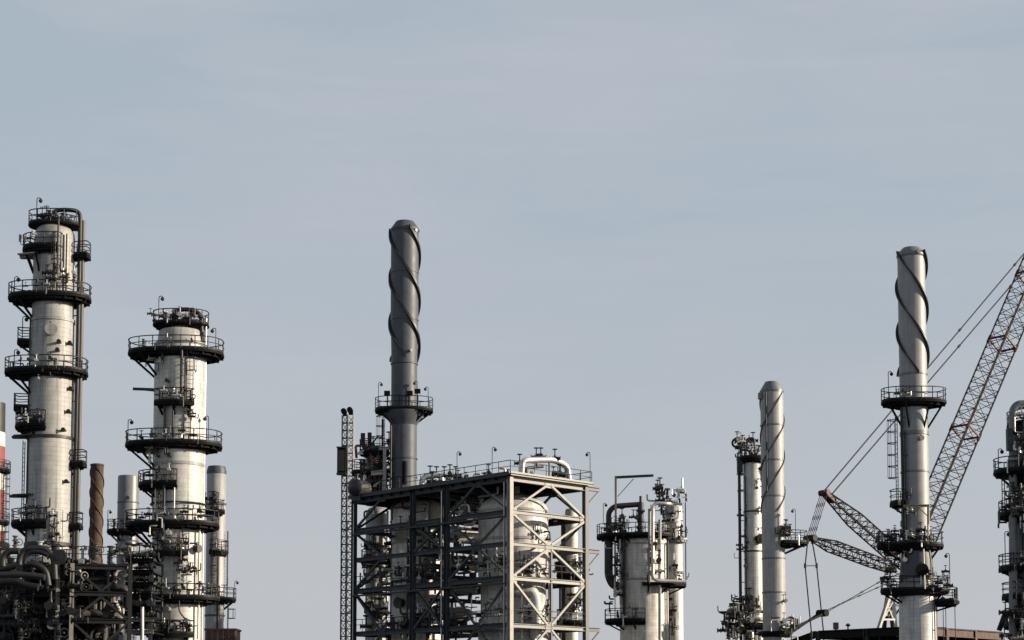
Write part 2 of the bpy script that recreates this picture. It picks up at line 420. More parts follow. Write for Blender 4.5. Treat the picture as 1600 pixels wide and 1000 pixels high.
def manway(th, cx, cy, z, r, ang, R=0.4, L=0.45, m='piped'):
    d = dirv(ang); c = Vector((cx, cy, z)); mb = MB()
    mb.tube(c + d * (r - .1), c + d * (r + L), R * .82, 18)
    mb.tube(c + d * (r + L - .02), c + d * (r + L + .07), R, 18)
    mb.tube(c + d * (r + L + .08), c + d * (r + L + .15), R, 18)
    mb.tube(c + d * (r + L - .05) + Vector((-.4 * R, 0, R)), c + d * (r + L + .15) + Vector((0, 0, R * 1.25)), .035, 5)
    return th.part('manway', mb, m)

def strakes(th, cx, cy, r, z0, z1, pitch, hand=1, phase=0, starts=3, h=0.22, t=0.10, m='strake'):
    for k in range(starts):
        vs = []; n = int((z1 - z0) / pitch * 40)
        for i in range(n + 1):
            z = z1 - (z1 - z0) * i / n
            a = RAD(phase) + 2 * pi * k / starts + hand * 2 * pi * (z1 - z) / pitch
            e = Vector((cos(a), sin(a), 0))
            for q, dz in ((r - .03, t / 2), (r + h, t / 2), (r + h, -t / 2), (r - .03, -t / 2)):
                vs.append((cx + e.x * q, cy + e.y * q, z + dz * 1.6))
        fs = [(i * 4 + j, i * 4 + (j + 1) % 4, i * 4 + 4 + (j + 1) % 4, i * 4 + 4 + j) for i in range(n) for j in range(4)]
        fs += [(3, 2, 1, 0), tuple(n * 4 + j for j in range(4))]
        mb = MB(); mb.add(vs, fs); th.part('helical_strake', mb, m)

def upipe(th, pts, r, m='pipel', name='pipe', n=10, bend=None, parent=None):
    mb = MB(); mb.pipe(pts, r, n, bend); return th.part(name, mb, m, parent)

class Column:
    """an upright cylinder with its axis placed from the picture"""
    def __init__(s, name, label, cat, px, pyref, D, rpx, group=None):
        p = W(px, pyref, D); s.D = D; s.x = p.x; s.y = p.y; s.px = px; s.s = S(D); s.r = rpx / s.s; s.rpx = rpx
        s.th = Thing(name, label, cat, (p.x, p.y, 0), group)
    def z(s, py): return Z(py, s.D)
    def X(s, px, py=700): return W(px, py, s.D).x
    def m(s, px): return px / s.s
    def shell(s, prof, m='clad', name='shell', n=56):
        mb = MB(); mb.lathe(s.x, s.y, prof, n); return s.th.part(name, mb, m)
    def plat(s, py, sectors, brackets=(), **k):
        s_ = [(a, b, r / s.s) for a, b, r in sectors]
        wide = max(abs(b - a) for a, b, r in sectors) > 85 and max(r for a, b, r in sectors) > s.rpx * 1.25
        if wide and 'fy' not in k: k['fy'] = (s.rpx * 1.0 + 7) / s.s; k.setdefault('thick', .20); k.setdefault('skirt', True)
        k.setdefault('railh', min(1.1, 20.0 / s.s))
        return platform(s.th, s.x, s.y, s.z(py), k.pop('rin', s.r * .98), s_, brackets, **k)
    def on(s, px, gap=0.0, py=700, front=True):
        """point (x, y) in front of the shell that shows at pixel column px"""
        dx = s.X(px, py) - s.x; R = s.r + gap
        dy = -sqrt(max(R * R - dx * dx, 0)) if front else 0
        return (s.x + dx, s.y + dy)
    def vpipe(s, px, py0, py1, rpx, m='pipel', gap=0.15, front=True, name='pipe'):
        r = rpx / s.s; x, y = s.on(px, gap + r, (py0 + py1) / 2, front)
        mb = MB(); mb.tube((x, y, s.z(py1)), (x, y, s.z(py0)), r, 10)
        # stand-off clips
        z = s.z(py1) + 1.0
        while z < s.z(py0):
            e = Vector((x - s.x, y - s.y, 0)).normalized()
            mb.bar(Vector((x, y, z)), Vector((s.x, s.y, z)) + e * (s.r - .02), .07, .07); z += 3.1
        return s.th.part(name, mb, m)
    def lampat(s, px, py_top, py_bot, ang=None, side=1, dy=None):
        x = s.X(px, py_bot); dx = x - s.x
        y = s.y + (dy if dy is not None else 0)
        lamp(s.th, (x, y, s.z(py_bot)), s.z(py_top) - s.z(py_bot), side)
    def clutter(s, px0, px1, py0, py1, n, seed, gap=0.5, scale=0.9, dy=None):
        rnd = random.Random(seed); scale *= s.D / 148
        for i in range(int(n * 1.4)):
            px = rnd.uniform(px0, px1); py = rnd.uniform(py0, py1)
            x, y = s.on(px, gap * rnd.uniform(.6, 1.4), py)
            if dy is not None: y = s.y + rnd.uniform(*dy)
            k = rnd.random(); p = Vector((x, y, s.z(py)))
            if k < .45: valve(s.th, p, scale * rnd.uniform(.7, 1.25), rnd.choice((0, 0, 1, 2)), m=rnd.choice(('piped', 'piped', 'piped', 'piped', 'pipeb', 'pipel')))
            else:
                a = Vector((rnd.uniform(-.9, .9), rnd.uniform(-.25, .25), 0)); b = Vector((0, 0, rnd.uniform(-1.2, 1.2)))
                upipe(s.th, [p, p + a * scale, p + a * scale + b * scale], rnd.uniform(.045, .11) * scale, rnd.choice(('piped', 'pipel', 'pipeb', 'piped')), n=7)

# ------------------------------------------------------------------ ground
mb = MB(); G = 6000
mb.add([(-G, -200, 0), (G, -200, 0), (G, G, 0), (-G, G, 0)], [(0, 1, 2, 3)])
structure('ground', mb, 'ground')

# ================================================================== tall column at the far left
def dome(r, z, h, n=7, r1=0.02):
    return [(max(r * cos(pi / 2 * i / n), r1), z + h * sin(pi / 2 * i / n)) for i in range(n + 1)]

c = Column('distillation_tower', 'tallest silver column at far left with two dark riser pipes down its right side', 'column', 80.5, 600, 122, 33.5)
r = c.r; zz = c.z
c.shell([(r * 1.04, 0), (r * 1.03, zz(686)), (r, zz(684)), (r, zz(505)), (r * .97, zz(500)), (r * .95, zz(372))] + dome(r * .95, zz(372), 1.1), 'clad3')
flange(c.th, c.x, c.y, zz(503), r, .22, .07, 'clad2'); flange(c.th, c.x, c.y, zz(686), r * 1.02, .2, .1, 'piped'); flange(c.th, c.x, c.y, zz(852), r * 1.03, .25, .12, 'piped')
c.plat(352, [(95, 455, 41)], rin=.5, toe=True, fy=26 / c.s, thick=.14)
sk = MB(); sk.lathe(c.x, c.y, [(r * .62, zz(372)), (r * .6, zz(354))], 24); c.th.part('top_skirt', sk, 'dark')
c.plat(392, [(140, 292, 48)], (170, 205, 240))
c.plat(466, [(150, 247, 70), (247, 510, 59)], (172, 188, 215), bl=1.5)
c.plat(582, [(150, 247, 73), (247, 510, 56)], (172, 188, 215), bl=1.5)
c.plat(667, [(160, 272, 54)], (175, 205, 240), bl=.9)
c.plat(818, [(160, 280, 57)], (175, 210, 245), bl=.9)
for py, a0, a1, R in ((534, 168, 196, 54), (637, 168, 196, 57), (399, -14, 12, 57), (724, -14, 12, 57), (821, -12, 12, 53)):
    c.plat(py, [(a0, a1, R)], ((a0 + a1) / 2,), bl=.6)
for py, a0, a1, R in ((403, 172, 262, 53), (684, 170, 250, 59), (776, 172, 250, 61)):   # weather hoods and lifting arms
    mb = MB(); d = dirv(184); p = Vector((c.x, c.y, zz(py)))
    mb.bar(p + d * r * .9, p + d * (R / c.s), .5, .16); mb.bar(p + dirv(225) * r * .9, p + d * (R / c.s * .98), .16, .14); mb.bar(p + dirv(240) * r, p + dirv(200) * (r + .9), .5, .1)
    c.th.part('lifting_arm', mb, 'clad2' if py == 403 else 'piped')
c.vpipe(116.5, 392, 1125, 2.6, 'piped', .1, False); c.vpipe(122.5, 345, 1125, 3.6, 'pipeb', .12, False)
upipe(c.th, [(c.X(86, 330), c.y - .3, zz(352)), (c.X(86, 330), c.y - .3, zz(331)), (c.X(104, 330), c.y - .4, zz(330)), (c.X(126.5, 332), c.y - .2, zz(331)), (c.X(125.5, 380), c.y - .1, zz(400)), (c.X(124, 380), c.y, zz(1125))], .155, 'piped', 'overhead_pipe', bend=.55)
upipe(c.th, [(c.X(110, 400), c.on(110, .3)[1], zz(372)), (c.X(110, 400), c.on(110, .3)[1], zz(470))], .06, 'piped')
c.vpipe(100, 352, 462, 1.6, 'piped', .25); c.vpipe(96, 372, 440, 1.1, 'piped', .3)
c.vpipe(49, 500, 860, 1.2, 'piped', .05); c.vpipe(113, 590, 860, 1.0, 'pipel', .05, False)
ladder(c.th, c.on(93, .35), 285, zz(465), zz(375), True, m='rail')
ladder(c.th, c.on(103, .3), 300, zz(850), zz(800), False, m='pipel')
ladder(c.th, (c.x - r - .3, c.y - .2), 180, zz(816), zz(690), False)
manway(c.th, c.x, c.y, zz(523), r, 282, .44, .30, 'clad2')
for px, py in ((101, 541), (99, 554), (114, 540), (112, 646), (106, 676), (109, 755), (114, 610)): 
    x, y = c.on(px, .1, py); mb = MB(); mb.tube((x, y + .4, zz(py)), (x, y - .25, zz(py)), .10, 8); mb.tube((x, y - .25, zz(py)), (x, y - .33, zz(py)), .16, 8); c.th.part('nozzle', mb, 'piped')
c.clutter(86, 124, 430, 455, 14, 3, .7); c.clutter(60, 112, 335, 349, 16, 5, .2, .85, (-1.2, .6)); c.clutter(36, 90, 380, 390, 6, 8, .8, .6)
c.clutter(48, 100, 455, 463, 7, 9, .9, .6); c.clutter(20, 110, 570, 579, 9, 10, .9, .6); c.clutter(40, 80, 655, 664, 9, 11, .8, .7)
c.clutter(88, 103, 798, 845, 12, 12, .4, .7); c.clutter(40, 88, 795, 815, 10, 13, .7, .7); c.clutter(56, 100, 585, 600, 3, 15, .5, .5)
for px, a, b, dy in ((63, 316, 352, -1), (26, 436, 464, -.6), (36, 496, 533, -.2), (25, 549, 580, -.5), (129, 854, 900, -.4)): c.lampat(px, a, b, dy=dy)

# ================================================================== red and white chimney cut by the left edge
c = Column('striped_chimney', 'red and white banded chimney with dark top cut off by left edge', 'chimney', -18.5, 800, 215, 22.5)
zz = c.z
for i, (a, b, m) in enumerate(((630, 676, 'piped'), (676, 698, 'white'), (698, 741, 'red'), (741, 766, 'white'), (766, 817, 'red'), (817, 831, 'white'), (831, 926, 'red'), (926, 950, 'white'), (950, 1160, 'red'))):
    k = 1 + .0006 * (a - 630); k2 = 1 + .0006 * (b - 630); zb = 0 if b == 1160 else zz(b)
    mb = MB(); mb.lathe(c.x, c.y, [(c.r * k2, zb), (c.r * k, zz(a))] + ([(c.r * .85, zz(a)), (c.r * .85, zz(a) - 1)] if i == 0 else []), 40)
    c.th.part('band', mb, m)
c.plat(734, [(-70, 60, 32)], (0,), bl=.8); c.plat(815, [(-70, 60, 32)], (0,), bl=.8)
ladder(c.th, (c.x + c.m(26.5), c.y - .4), -20, zz(930), zz(720), True)

# ================================================================== rusty stack
c = Column('rusty_stack', 'slim rust brown stack with spiral fins between the two left columns', 'stack', 150.5, 800, 172, 10)
zz = c.z
c.shell([(c.r, 0), (c.r, zz(726)), (c.r * .85, zz(725)), (c.r * .85, zz(740))], 'rust', n=32)
strakes(c.th, c.x, c.y, c.r, zz(880), zz(730), c.m(94), 1, 40, h=.09, t=.12, m='rustb')
flange(c.th, c.x, c.y, zz(727), c.r, .15, .05, 'rust', n=32)

# ================================================================== grey stack left of second column
c = Column('short_stack', 'plain dark grey stack standing left of second column with a railed landing', 'stack', 200, 800, 176, 16.5)
zz = c.z
c.shell([(c.r, 0), (c.r, zz(746)), (c.r * .96, zz(744)), (c.r * .85, zz(744)), (c.r * .85, zz(760))], 'stackm', n=40)
flange(c.th, c.x, c.y, zz(786), c.r, .1, .03, 'stackd'); flange(c.th, c.x, c.y, zz(846), c.r, .14, .06, 'stackd')
c.plat(830, [(150, 330, 32)], (170, 200, 235, 300), bl=.9); c.lampat(169, 798, 830, dy=-.3)
manway(c.th, c.x, c.y, zz(780), c.r, 280, .18, .08)
c.clutter(180, 214, 815, 829, 6, 21, .7, .7); c.clutter(178, 212, 860, 895, 12, 22, .8, .9)

# ================================================================== second column
c = Column('distillation_tower', 'second silver column from left with wide ring platforms and white sunlit right edge', 'column', 280, 700, 129, 40.5)
r = c.r; zz = c.z
c.shell([(r * .96, 0), (r * .97, zz(830)), (r, zz(728)), (r, zz(541))] + dome(r * .9, zz(541), 1.55, 8, r * .3)[:8])
mb = MB(); mb.lathe(c.x, c.y, [(r * .92, zz(540)), (r * .85, zz(520)), (r * .8, zz(518))], 40); c.th.part('head', mb, 'clad2')
flange(c.th, c.x, c.y, zz(728), r, .2, .05, 'clad2'); flange(c.th, c.x, c.y, zz(541), r, .2, .06, 'clad2')
c.plat(508, [(110, 470, 44)], (170, 195, 225), rin=.6, bl=1.0, fy=30 / c.s, thick=.12)
c.plat(553, [(140, 250, 82), (250, 500, 68)], (172, 190, 215), bl=1.7)
c.plat(696, [(140, 250, 84), (250, 500, 67)], (172, 190, 215), bl=1.7)
c.plat(820, [(140, 250, 82), (250, 500, 64)], (172, 190, 215), bl=1.7)
c.plat(935, [(150, 250, 70), (250, 510, 66)], (172, 190, 215), bl=1.7)
c.plat(635, [(232, 306, 53)], (240, 270, 300), bl=.7); c.plat(759, [(165, 277, 62)], (180, 215, 250), bl=.8)
c.plat(866, [(234, 298, 55)], (240, 290), bl=.7); c.plat(992, [(226, 310, 56)], (235, 300), bl=.7)
mb = MB(); p = Vector((c.x, c.y, zz(610))); d = dirv(190); mb.bar(p + d * r * .95, p + d * c.m(73), .22, .18); mb.bar(p + dirv(205) * r * .95 + Vector((0, 0, -.2)), p + d * c.m(70), .12, .1); c.th.part('lifting_arm', mb, 'piped')
mb = MB(); mb.torus((c.x, c.y, zz(789)), (0, 0, 1), r + .12, .06, 48, 6); c.th.part('hoop_pipe', mb, 'piped')
upipe(c.th, [(c.X(272, 500), c.y - .8, zz(512)), (c.X(273, 500), c.y - .8, zz(492)), (c.X(292, 500), c.y - .8, zz(486)), (c.X(316, 500), c.y - .5, zz(491)), (c.X(318, 500), c.y - .4, zz(552))], .17, 'piped', 'overhead_pipe', bend=.7)
upipe(c.th, [(c.X(322, 500), c.y - .1, zz(498)), (c.X(322, 500), c.y - .1, zz(1000))], .10, 'pipel', 'pipe')
c.vpipe(292, 556, 640, 2.2, 'piped', .2); c.vpipe(262, 815, 1125, 1.8, 'piped', .3)
for px, a, b, rp, m in ((244, 762, 795, 1.6, 'piped'), (250, 762, 800, 1.2, 'pipel'), (256, 762, 800, 1.3, 'piped'), (265, 762, 800, 2.4, 'piped'), (281, 762, 800, 1.2, 'pipel'), (266, 640, 690, 2.0, 'piped'), (279, 640, 690, 1.2, 'piped'), (262, 555, 575, 2.2, 'piped'), (315, 830, 1000, 1.6, 'pipel'), (270, 700, 716, 1.6, 'piped')):
    c.vpipe(px, a, b, rp, m, .15)
ladder(c.th, c.on(303, .35), 305, zz(634), zz(556), True); ladder(c.th, c.on(300, .3), 300, zz(694), zz(640), False); ladder(c.th, c.on(300, .3), 300, zz(865), zz(822), True); ladder(c.th, c.on(236, .2), 190, zz(757), zz(700), False)
ladder(c.th, c.on(298, .3), 300, zz(934), zz(868), False, m='pipel')
manway(c.th, c.x, c.y, zz(718), r, 262, .16, .3); manway(c.th, c.x, c.y, zz(837), r, 264, .2, .35, 'pipel'); manway(c.th, c.x, c.y, zz(954), r, 264, .18, .35, 'pipel'); manway(c.th, c.x, c.y, zz(892), r, 300, .22, .35, 'piped')
manway(c.th, c.x, c.y, zz(603), r, 255, .14, .25); manway(c.th, c.x, c.y, zz(860), r, 325, .3, .2, 'piped')
upipe(c.th, [(*c.on(299, .4), zz(990)), (*c.on(299, .4), zz(975)), (*c.on(286, .6), zz(972)), (*c.on(275, .4), zz(978)), (*c.on(275, .4), zz(1000))], .07, 'piped', bend=.4)
upipe(c.th, [(*c.on(292, .3), zz(942)), (*c.on(292, .3), zz(958)), (*c.on(303, .3), zz(972)), (*c.on(303, .3), zz(1000))], .06, 'piped', bend=.3)
c.clutter(240, 316, 490, 507, 22, 31, .1, .8, (-1.8, 1)); c.clutter(226, 330, 538, 550, 8, 32, 1.1, .6); c.clutter(262, 306, 620, 633, 9, 33, .6, .7)
c.clutter(215, 320, 680, 694, 9, 34, 1.0, .65); c.clutter(235, 280, 740, 757, 10, 35, .7, .7); c.clutter(225, 330, 800, 817, 18, 36, 1.0, .7)
c.clutter(262, 306, 845, 864, 14, 37, .5, .75); c.clutter(240, 330, 915, 932, 16, 38, .9, .7); c.clutter(286, 312, 872, 912, 12, 39, .4, .7); c.clutter(246, 306, 975, 990, 14, 40, .5, .7)
c.clutter(244, 262, 562, 580, 5, 41, .3, .7); c.clutter(236, 258, 704, 722, 9, 42, .4, .8); c.clutter(238, 262, 826, 845, 9, 43, .4, .8); c.clutter(230, 262, 940, 962, 10, 44, .4, .8); c.clutter(305, 316, 645, 660, 4, 45, .3, .7)
for px, a, b, dy in ((252, 468, 506, -1), (339, 516, 551, -.6), (201, 657, 694, -.3), (329, 654, 694, -1)): c.lampat(px, a, b, dy=dy, side=1 if px < 300 else -1)

# ================================================================== light stack right of the second column
c = Column('short_stack', 'pale grey stack with dark cap just right of second column', 'stack', 337, 850, 178, 15)
zz = c.z
c.shell([(c.r, 0), (c.r, zz(738)), (c.r * .9, zz(736)), (c.r * .9, zz(750))], 'stackl', n=40)
mb = MB(); mb.lathe(c.x, c.y, [(c.r * 1.03, zz(741)), (c.r * 1.03, zz(736)), (c.r * .9, zz(729)), (c.r * .7, zz(728.5)), (c.r * .7, zz(738))], 40); c.th.part('cap', mb, 'stackd')
for py in (788, 962): flange(c.th, c.x, c.y, zz(py), c.r, .16, .06, 'stackd')
c.plat(800, [(170, 315, 22)], bl=.5); c.plat(862, [(250, 370, 20)], bl=.5); c.plat(936, [(250, 395, 33)], (0, 350), bl=.9)
ladder(c.th, c.on(340, .25), 290, zz(934), zz(772), True); ladder(c.th, (c.x + c.r + .25, c.y), 0, zz(934), zz(830), False); ladder(c.th, (c.x + c.m(22), c.y - .6), 0, zz(1000), zz(940), True)
c.vpipe(343, 870, 1000, 1.6, 'rust', .15)
c.clutter(322, 350, 915, 934, 7, 52, .6, .7); c.clutter(322, 340, 775, 798, 7, 53, .4, .7); c.clutter(340, 350, 846, 862, 4, 54, .4, .6)
c.lampat(367, 908, 936, dy=-.2)
# its rust-coloured casing
t = Thing('duct_casing', 'rust coloured panelled casing at foot of pale stack', 'casing', W(344, 1000, 176) * Vector((1, 1, 0)))
p0, p1 = W(320, 985, 174), W(369, 985, 174); zt = p0.z
mb = MB(); mb.box(((p0.x + p1.x) / 2, p0.y + 1.5, zt / 2), (p1.x - p0.x - .1, 3.0, zt)); t.part('body', mb, 'brick')
mb = MB(); mb.box(((p0.x + p1.x) / 2, p0.y + 1.5, zt + .1), (p1.x - p0.x + .1, 3.2, .2)); t.part('lid', mb, 'rustb')
for k in range(6):
    x = p0.x + .15 + (p1.x - p0.x - .3) * k / 5; mb = MB(); mb.box((x, p0.y - .06, zt / 2), (.12, .12, zt - .02)); t.part('stiffener', mb, 'rustb')
for k in range(9):
    mb = MB(); mb.box(((p0.x + p1.x) / 2, p0.y - .05, zt - .7 - k * .9), (p1.x - p0.x - .4, .1, .1)); t.part('stiffener', mb, 'rustb')

# ================================================================== steel frames on the plant's grid
DL = Vector((-.689, .725, 0)).normalized(); DR = Vector((.725, .689, 0)).normalized()
def along(C0, d, px, py=880):
    k = ray(px, py); k = k.x / k.y
    return (k * C0.y - C0.x) / (d.x - k * d.y)

def member(t, name, a, b, w, h, m, side=None, parent=None):
    mb = MB(); mb.hbeam(a, b, w, h, .045, side); return t.part(name, mb, m, parent)

def vec(p, z): return Vector((p.x, p.y, z))
def railrun(t, pts, m='rail', h=1.1, parent=None):
    mb = MB()
    for a, b in zip(pts[:-1], pts[1:]):
        for q, r_ in ((h, .036), (h * .55, .028)): mb.tube(a + Vector((0, 0, q)), b + Vector((0, 0, q)), r_, 5)
        n = max(1, int((b - a).length / 1.4))
        for i in range(n + 1): q = a + (b - a) * (i / n); mb.tube(q, q + Vector((0, 0, h)), .034, 5)
    return t.part('railing', mb, m, parent)

C0 = W(797, 900, 145); C0.z = 0
t = Thing('steel_frame', 'open multi storey steel frame, cream columns on its sunlit right face', 'steel frame', C0)
tl = [0] + [along(C0, DL, q) for q in (698, 645, 553)]
tr = [0, along(C0, DR, 915)]
lev = [Z(q, 145) for q in (747, 799, 849, 903, 977, 1050)]
grid = {}
for i, a in enumerate(tl):
    for j, b in enumerate(tr):
        p = C0 + DL * a + DR * b; grid[i, j] = p
        mb = MB(); mb.hbeam(vec(p, 0), vec(p, lev[0] + .15), .40, .42, .05, DR); t.part('column', mb, 'framed' if i else 'frameg' if j else 'frame')  # columns off the sunlit face use the shaded copy of the frame colour
for li, z in enumerate(lev):
    for i in range(len(tl)):
        a, b = grid[i, 0], grid[i, 1]; g = DR * .24
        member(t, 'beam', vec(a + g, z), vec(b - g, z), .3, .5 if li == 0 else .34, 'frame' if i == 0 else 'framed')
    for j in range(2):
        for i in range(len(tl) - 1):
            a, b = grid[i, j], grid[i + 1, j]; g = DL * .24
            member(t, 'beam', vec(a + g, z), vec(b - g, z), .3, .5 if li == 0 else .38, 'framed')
def chevrons(A, B, m, off, lv=lev, halves=(-1, 1), w=.17):
    d = (B - A).normalized(); mid = (A + B) / 2
    for k in range(len(lv) - 1):
        zt, zb = lv[k] - .22, lv[k + 1] + .22
        for E in (A + d * .3, B - d * .3):
            s_ = 1 if (E - mid).dot(d) > 0 else -1
            if s_ not in halves: continue
            q = mid + d * (.25 * s_)
            a, b = (vec(q, zt), vec(E, zb)) if k % 2 == 0 else (vec(E, zt), vec(q, zb))
            mb = MB(); mb.bar(a + off, b + off, w, w * 1.1); t.part('brace', mb, m)
        zg = zt if k % 2 == 0 else zb
        mb = MB(); mb.box(vec(mid, zg) + off * 1.01, (.9, .05, .42), Matrix(((d.x, -d.y, 0), (d.y, d.x, 0), (0, 0, 1)))); t.part('gusset', mb, m)
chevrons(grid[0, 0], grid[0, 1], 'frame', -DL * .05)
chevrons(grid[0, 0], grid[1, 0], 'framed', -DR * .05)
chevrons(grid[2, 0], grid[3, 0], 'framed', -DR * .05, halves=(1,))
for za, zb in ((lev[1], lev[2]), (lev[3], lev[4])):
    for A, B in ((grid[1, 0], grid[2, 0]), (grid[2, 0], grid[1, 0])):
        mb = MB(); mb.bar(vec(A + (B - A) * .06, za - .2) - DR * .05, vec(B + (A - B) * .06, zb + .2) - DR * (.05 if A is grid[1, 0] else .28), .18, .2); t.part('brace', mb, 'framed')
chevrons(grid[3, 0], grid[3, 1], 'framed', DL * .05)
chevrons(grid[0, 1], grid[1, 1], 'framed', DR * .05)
# decks with joists
def deck(z, a0, a1, b0, b1, hole=None):
    Mx = Matrix(((DR.x, DL.x, 0), (DR.y, DL.y, 0), (0, 0, 1)))
    L = a1 - a0; Wd = b1 - b0; cc = C0 + DL * ((a0 + a1) / 2) + DR * ((b0 + b1) / 2)
    mb = MB(); mb.box(vec(cc, z), (Wd, L, .08), Mx); dk = t.part('deck', mb, 'dark')
    for k in range(int(L / 1.4)):
        a = a0 + .7 + k * 1.4; mb = MB(); p = C0 + DL * a
        mb.hbeam(vec(p + DR * (b0 + .1), z - .2), vec(p + DR * (b1 - .1), z - .2), .14, .28, .03); t.part('joist', mb, 'dark', dk)
    return dk
A1, B1 = tl[-1], tr[1]
deck(lev[0] + .32, -.5, A1 + .4, -.4, B1 + .5)
for A, B, m in ((C0 - DL * .46 - DR * .36, C0 - DL * .46 + DR * (B1 + .46), 'frame'), (C0 - DR * .44 - DL * .3, C0 - DR * .44 + DL * (A1 + .4), 'framed')):
    mb = MB(); mb.bar(vec(A, lev[0] + .36), vec(B, lev[0] + .36), .06, .34); t.part('fascia', mb, m)
for z in (lev[3], lev[4]):
    deck(z + .24, .2, A1 - .2, .2, 1.3); deck(z + .25, .2, 1.2, 1.35, B1 - .2); deck(z + .24, .2, A1 - .2, B1 - 1.3, B1 - .15); deck(z + .24, 8.6, 13.6, 1.35, 4.2); deck(z + .24, A1 - 1.3, A1 - .2, 1.35, B1 - 1.35)
    railrun(t, [vec(C0 - DR * .1 + DL * A1, z + .26), vec(C0 - DR * .1 - DL * .1, z + .26), vec(C0 + DR * B1 - DL * .1, z + .26)])
z = lev[1]; deck(z + .24, 12.0, A1 - .2, .2, 1.4); deck(z + .24, .3, 9, B1 - 1.2, B1 - .15)
zt = lev[0] + .36
railrun(t, [vec(C0 - DR * .35 + DL * (A1 + .3), zt), vec(C0 - DR * .35 - DL * .4, zt), vec(C0 + DR * (B1 + .4) - DL * .4, zt), vec(C0 + DR * (B1 + .4) + DL * (A1 + .3), zt), vec(C0 - DR * .35 + DL * (A1 + .3), zt)])
# cantilevers past the right-hand column
for li in (0, 2, 4):
    for a in (0.0, tl[1]):
        p = C0 + DR * tr[1] + DL * a; z = lev[li]
        mb = MB(); mb.hbeam(vec(p + DR * .22, z), vec(p + DR * 1.75, z), .28, .36, .04); mb.bar(vec(p + DR * 1.65, z - .2), vec(p + DR * .2, z - 1.5), .12, .12); t.part('cantilever', mb, 'frameg')
# slender mid post and stair stringers on right face
p = C0 + DR * (along(C0, DR, 861)) - DL * .0
mb = MB(); mb.hbeam(vec(p, 0), vec(p, lev[2] - .2), .18, .18, .03, DR); t.part('column', mb, 'frameg')
for px, py in ((718, 706), (773, 699)):
    a = along(C0, DL, px, 750); q = C0 + DL * a - DR * .3; lamp(t, vec(q, zt), (Z(py, q.y) - zt), 1)
q = C0 + DR * (B1 + .3) - DL * .3; lamp(t, vec(q, zt), Z(707, q.y) - zt, -1)
FR = t
for z, o in ((lev[1] - .45, .32), (lev[3] - .5, .32)):
    mb = MB(); a, b = C0 - DR * o + DL * .4, C0 - DR * o + DL * (A1 - .4)
    mb.bar(vec(a, z), vec(b, z), .36, .03); mb.bar(vec(a - DR * .18, z + .06), vec(b - DR * .18, z + .06), .02, .12); mb.bar(vec(a + DR * .18, z + .06), vec(b + DR * .18, z + .06), .02, .12)
    for k in range(3): mb.tube(vec(a + DR * (.1 * k - .1), z + .05), vec(b + DR * (.1 * k - .1), z + .05), .035, 5)
    t.part('cable_tray', mb, 'piped')
for i, off in ((0, .35), (1, .3), (3, -.35)):
    for k in range(2):
        g = grid[i, 0] - DR * .28 + DL * (off + .1 * k); mb = MB(); mb.tube(vec(g, 2), vec(g, lev[0] - .3), .045, 6); t.part('conduit', mb, 'pipel' if k else 'piped')
for (i, j), d in (((0, 0), DR), ((0, 1), -DR), ((0, 0), DL), ((1, 0), -DL), ((2, 0), DL), ((3, 0), -DL)):
    for li in (1, 3):
        o = -DL * .06 if d in (DR, -DR) else -DR * .06
        s_ = grid[i, j] + d * .45 + o
        mb = MB(); mb.box(vec(s_, lev[li]), (.55, .04, .75), Matrix(((d.x, -d.y, 0), (d.y, d.x, 0), (0, 0, 1)))); t.part('gusset', mb, 'frame' if d in (DR, -DR) else 'framed')

# vessels inside the frame
def tank(name, label, px, D, rpx, prof_py, m='clad', n=56):
    cc = Column(name, label, 'vessel', px, 880, D, rpx)
    cc.shell([(cc.r * k, 0 if py is None else cc.z(py)) for k, py in prof_py], m, n=n); return cc
pv = C0 + DL * 4.6 + DR * 4.35
cv = Column('pressure_vessel', 'big domed vessel behind the front corner of the steel frame, cream where sun hits', 'vessel', 802, 880, pv.y, 55)
r = cv.r; zz = cv.z
cv.shell([(r, 0), (r, zz(990)), (r * .93, zz(985)), (r * .93, zz(912)), (r, zz(905)), (r, zz(800))] + dome(r, zz(800), r * .52, 8)[1:], 'clad')
for py in (801, 845, 905, 988): flange(cv.th, cv.x, cv.y, zz(py), r, .2, .07, 'clad2')
upipe(cv.th, [(cv.x + .2, cv.y - .3, zz(776)), (cv.x + .2, cv.y - .3, zz(758))], .35, 'clad2', 'nozzle', n=16)
x, y = cv.on(828, .3, 930); upipe(cv.th, [(x - 2.2, y - .1, zz(927)), (x + .2, y + .1, zz(927)), (x + .5, y + .1, zz(945)), (x + .5, y + .1, zz(1000))], .52, 'clad', 'duct', n=18, bend=.8)
manway(cv.th, cv.x, cv.y, zz(885), r, 290, .35, .4, 'clad2'); manway(cv.th, cv.x, cv.y, zz(960), r, 300, .3, .4, 'piped')
for px, m in ((858, 'pipel'), (815, 'pipel')): cv.vpipe(px, 868, 1000, 1.6, m, .2, px < 850)
cv.clutter(806, 858, 880, 900, 14, 61, .5, .75); cv.clutter(806, 858, 945, 975, 14, 62, .5, .75); cv.clutter(745, 795, 870, 900, 12, 63, .5, .8); cv.clutter(745, 795, 935, 975, 12, 64, .5, .8); cv.clutter(835, 856, 830, 848, 6, 65, .3, .8)
pv = C0 + DL * 17.2 + DR * 4.4
cv = Column('pressure_vessel', 'jacketed vessel inside the left bays of the steel frame under the dark stack', 'vessel', 655, 880, pv.y, 43)
r = cv.r; zz = cv.z
cv.shell([(r, 0), (r, zz(800))] + dome(r, zz(800), r * .5, 7)[1:], 'cladw')
for py in (850, 920): flange(cv.th, cv.x, cv.y, zz(py), r, .2, .06, 'clad2')
manway(cv.th, cv.x, cv.y, zz(945), r, 235, .5, .5, 'piped'); cv.vpipe(640, 830, 1000, 1.8, 'piped', .3); cv.vpipe(699, 800, 1000, 2.0, 'pipel', .2, False)
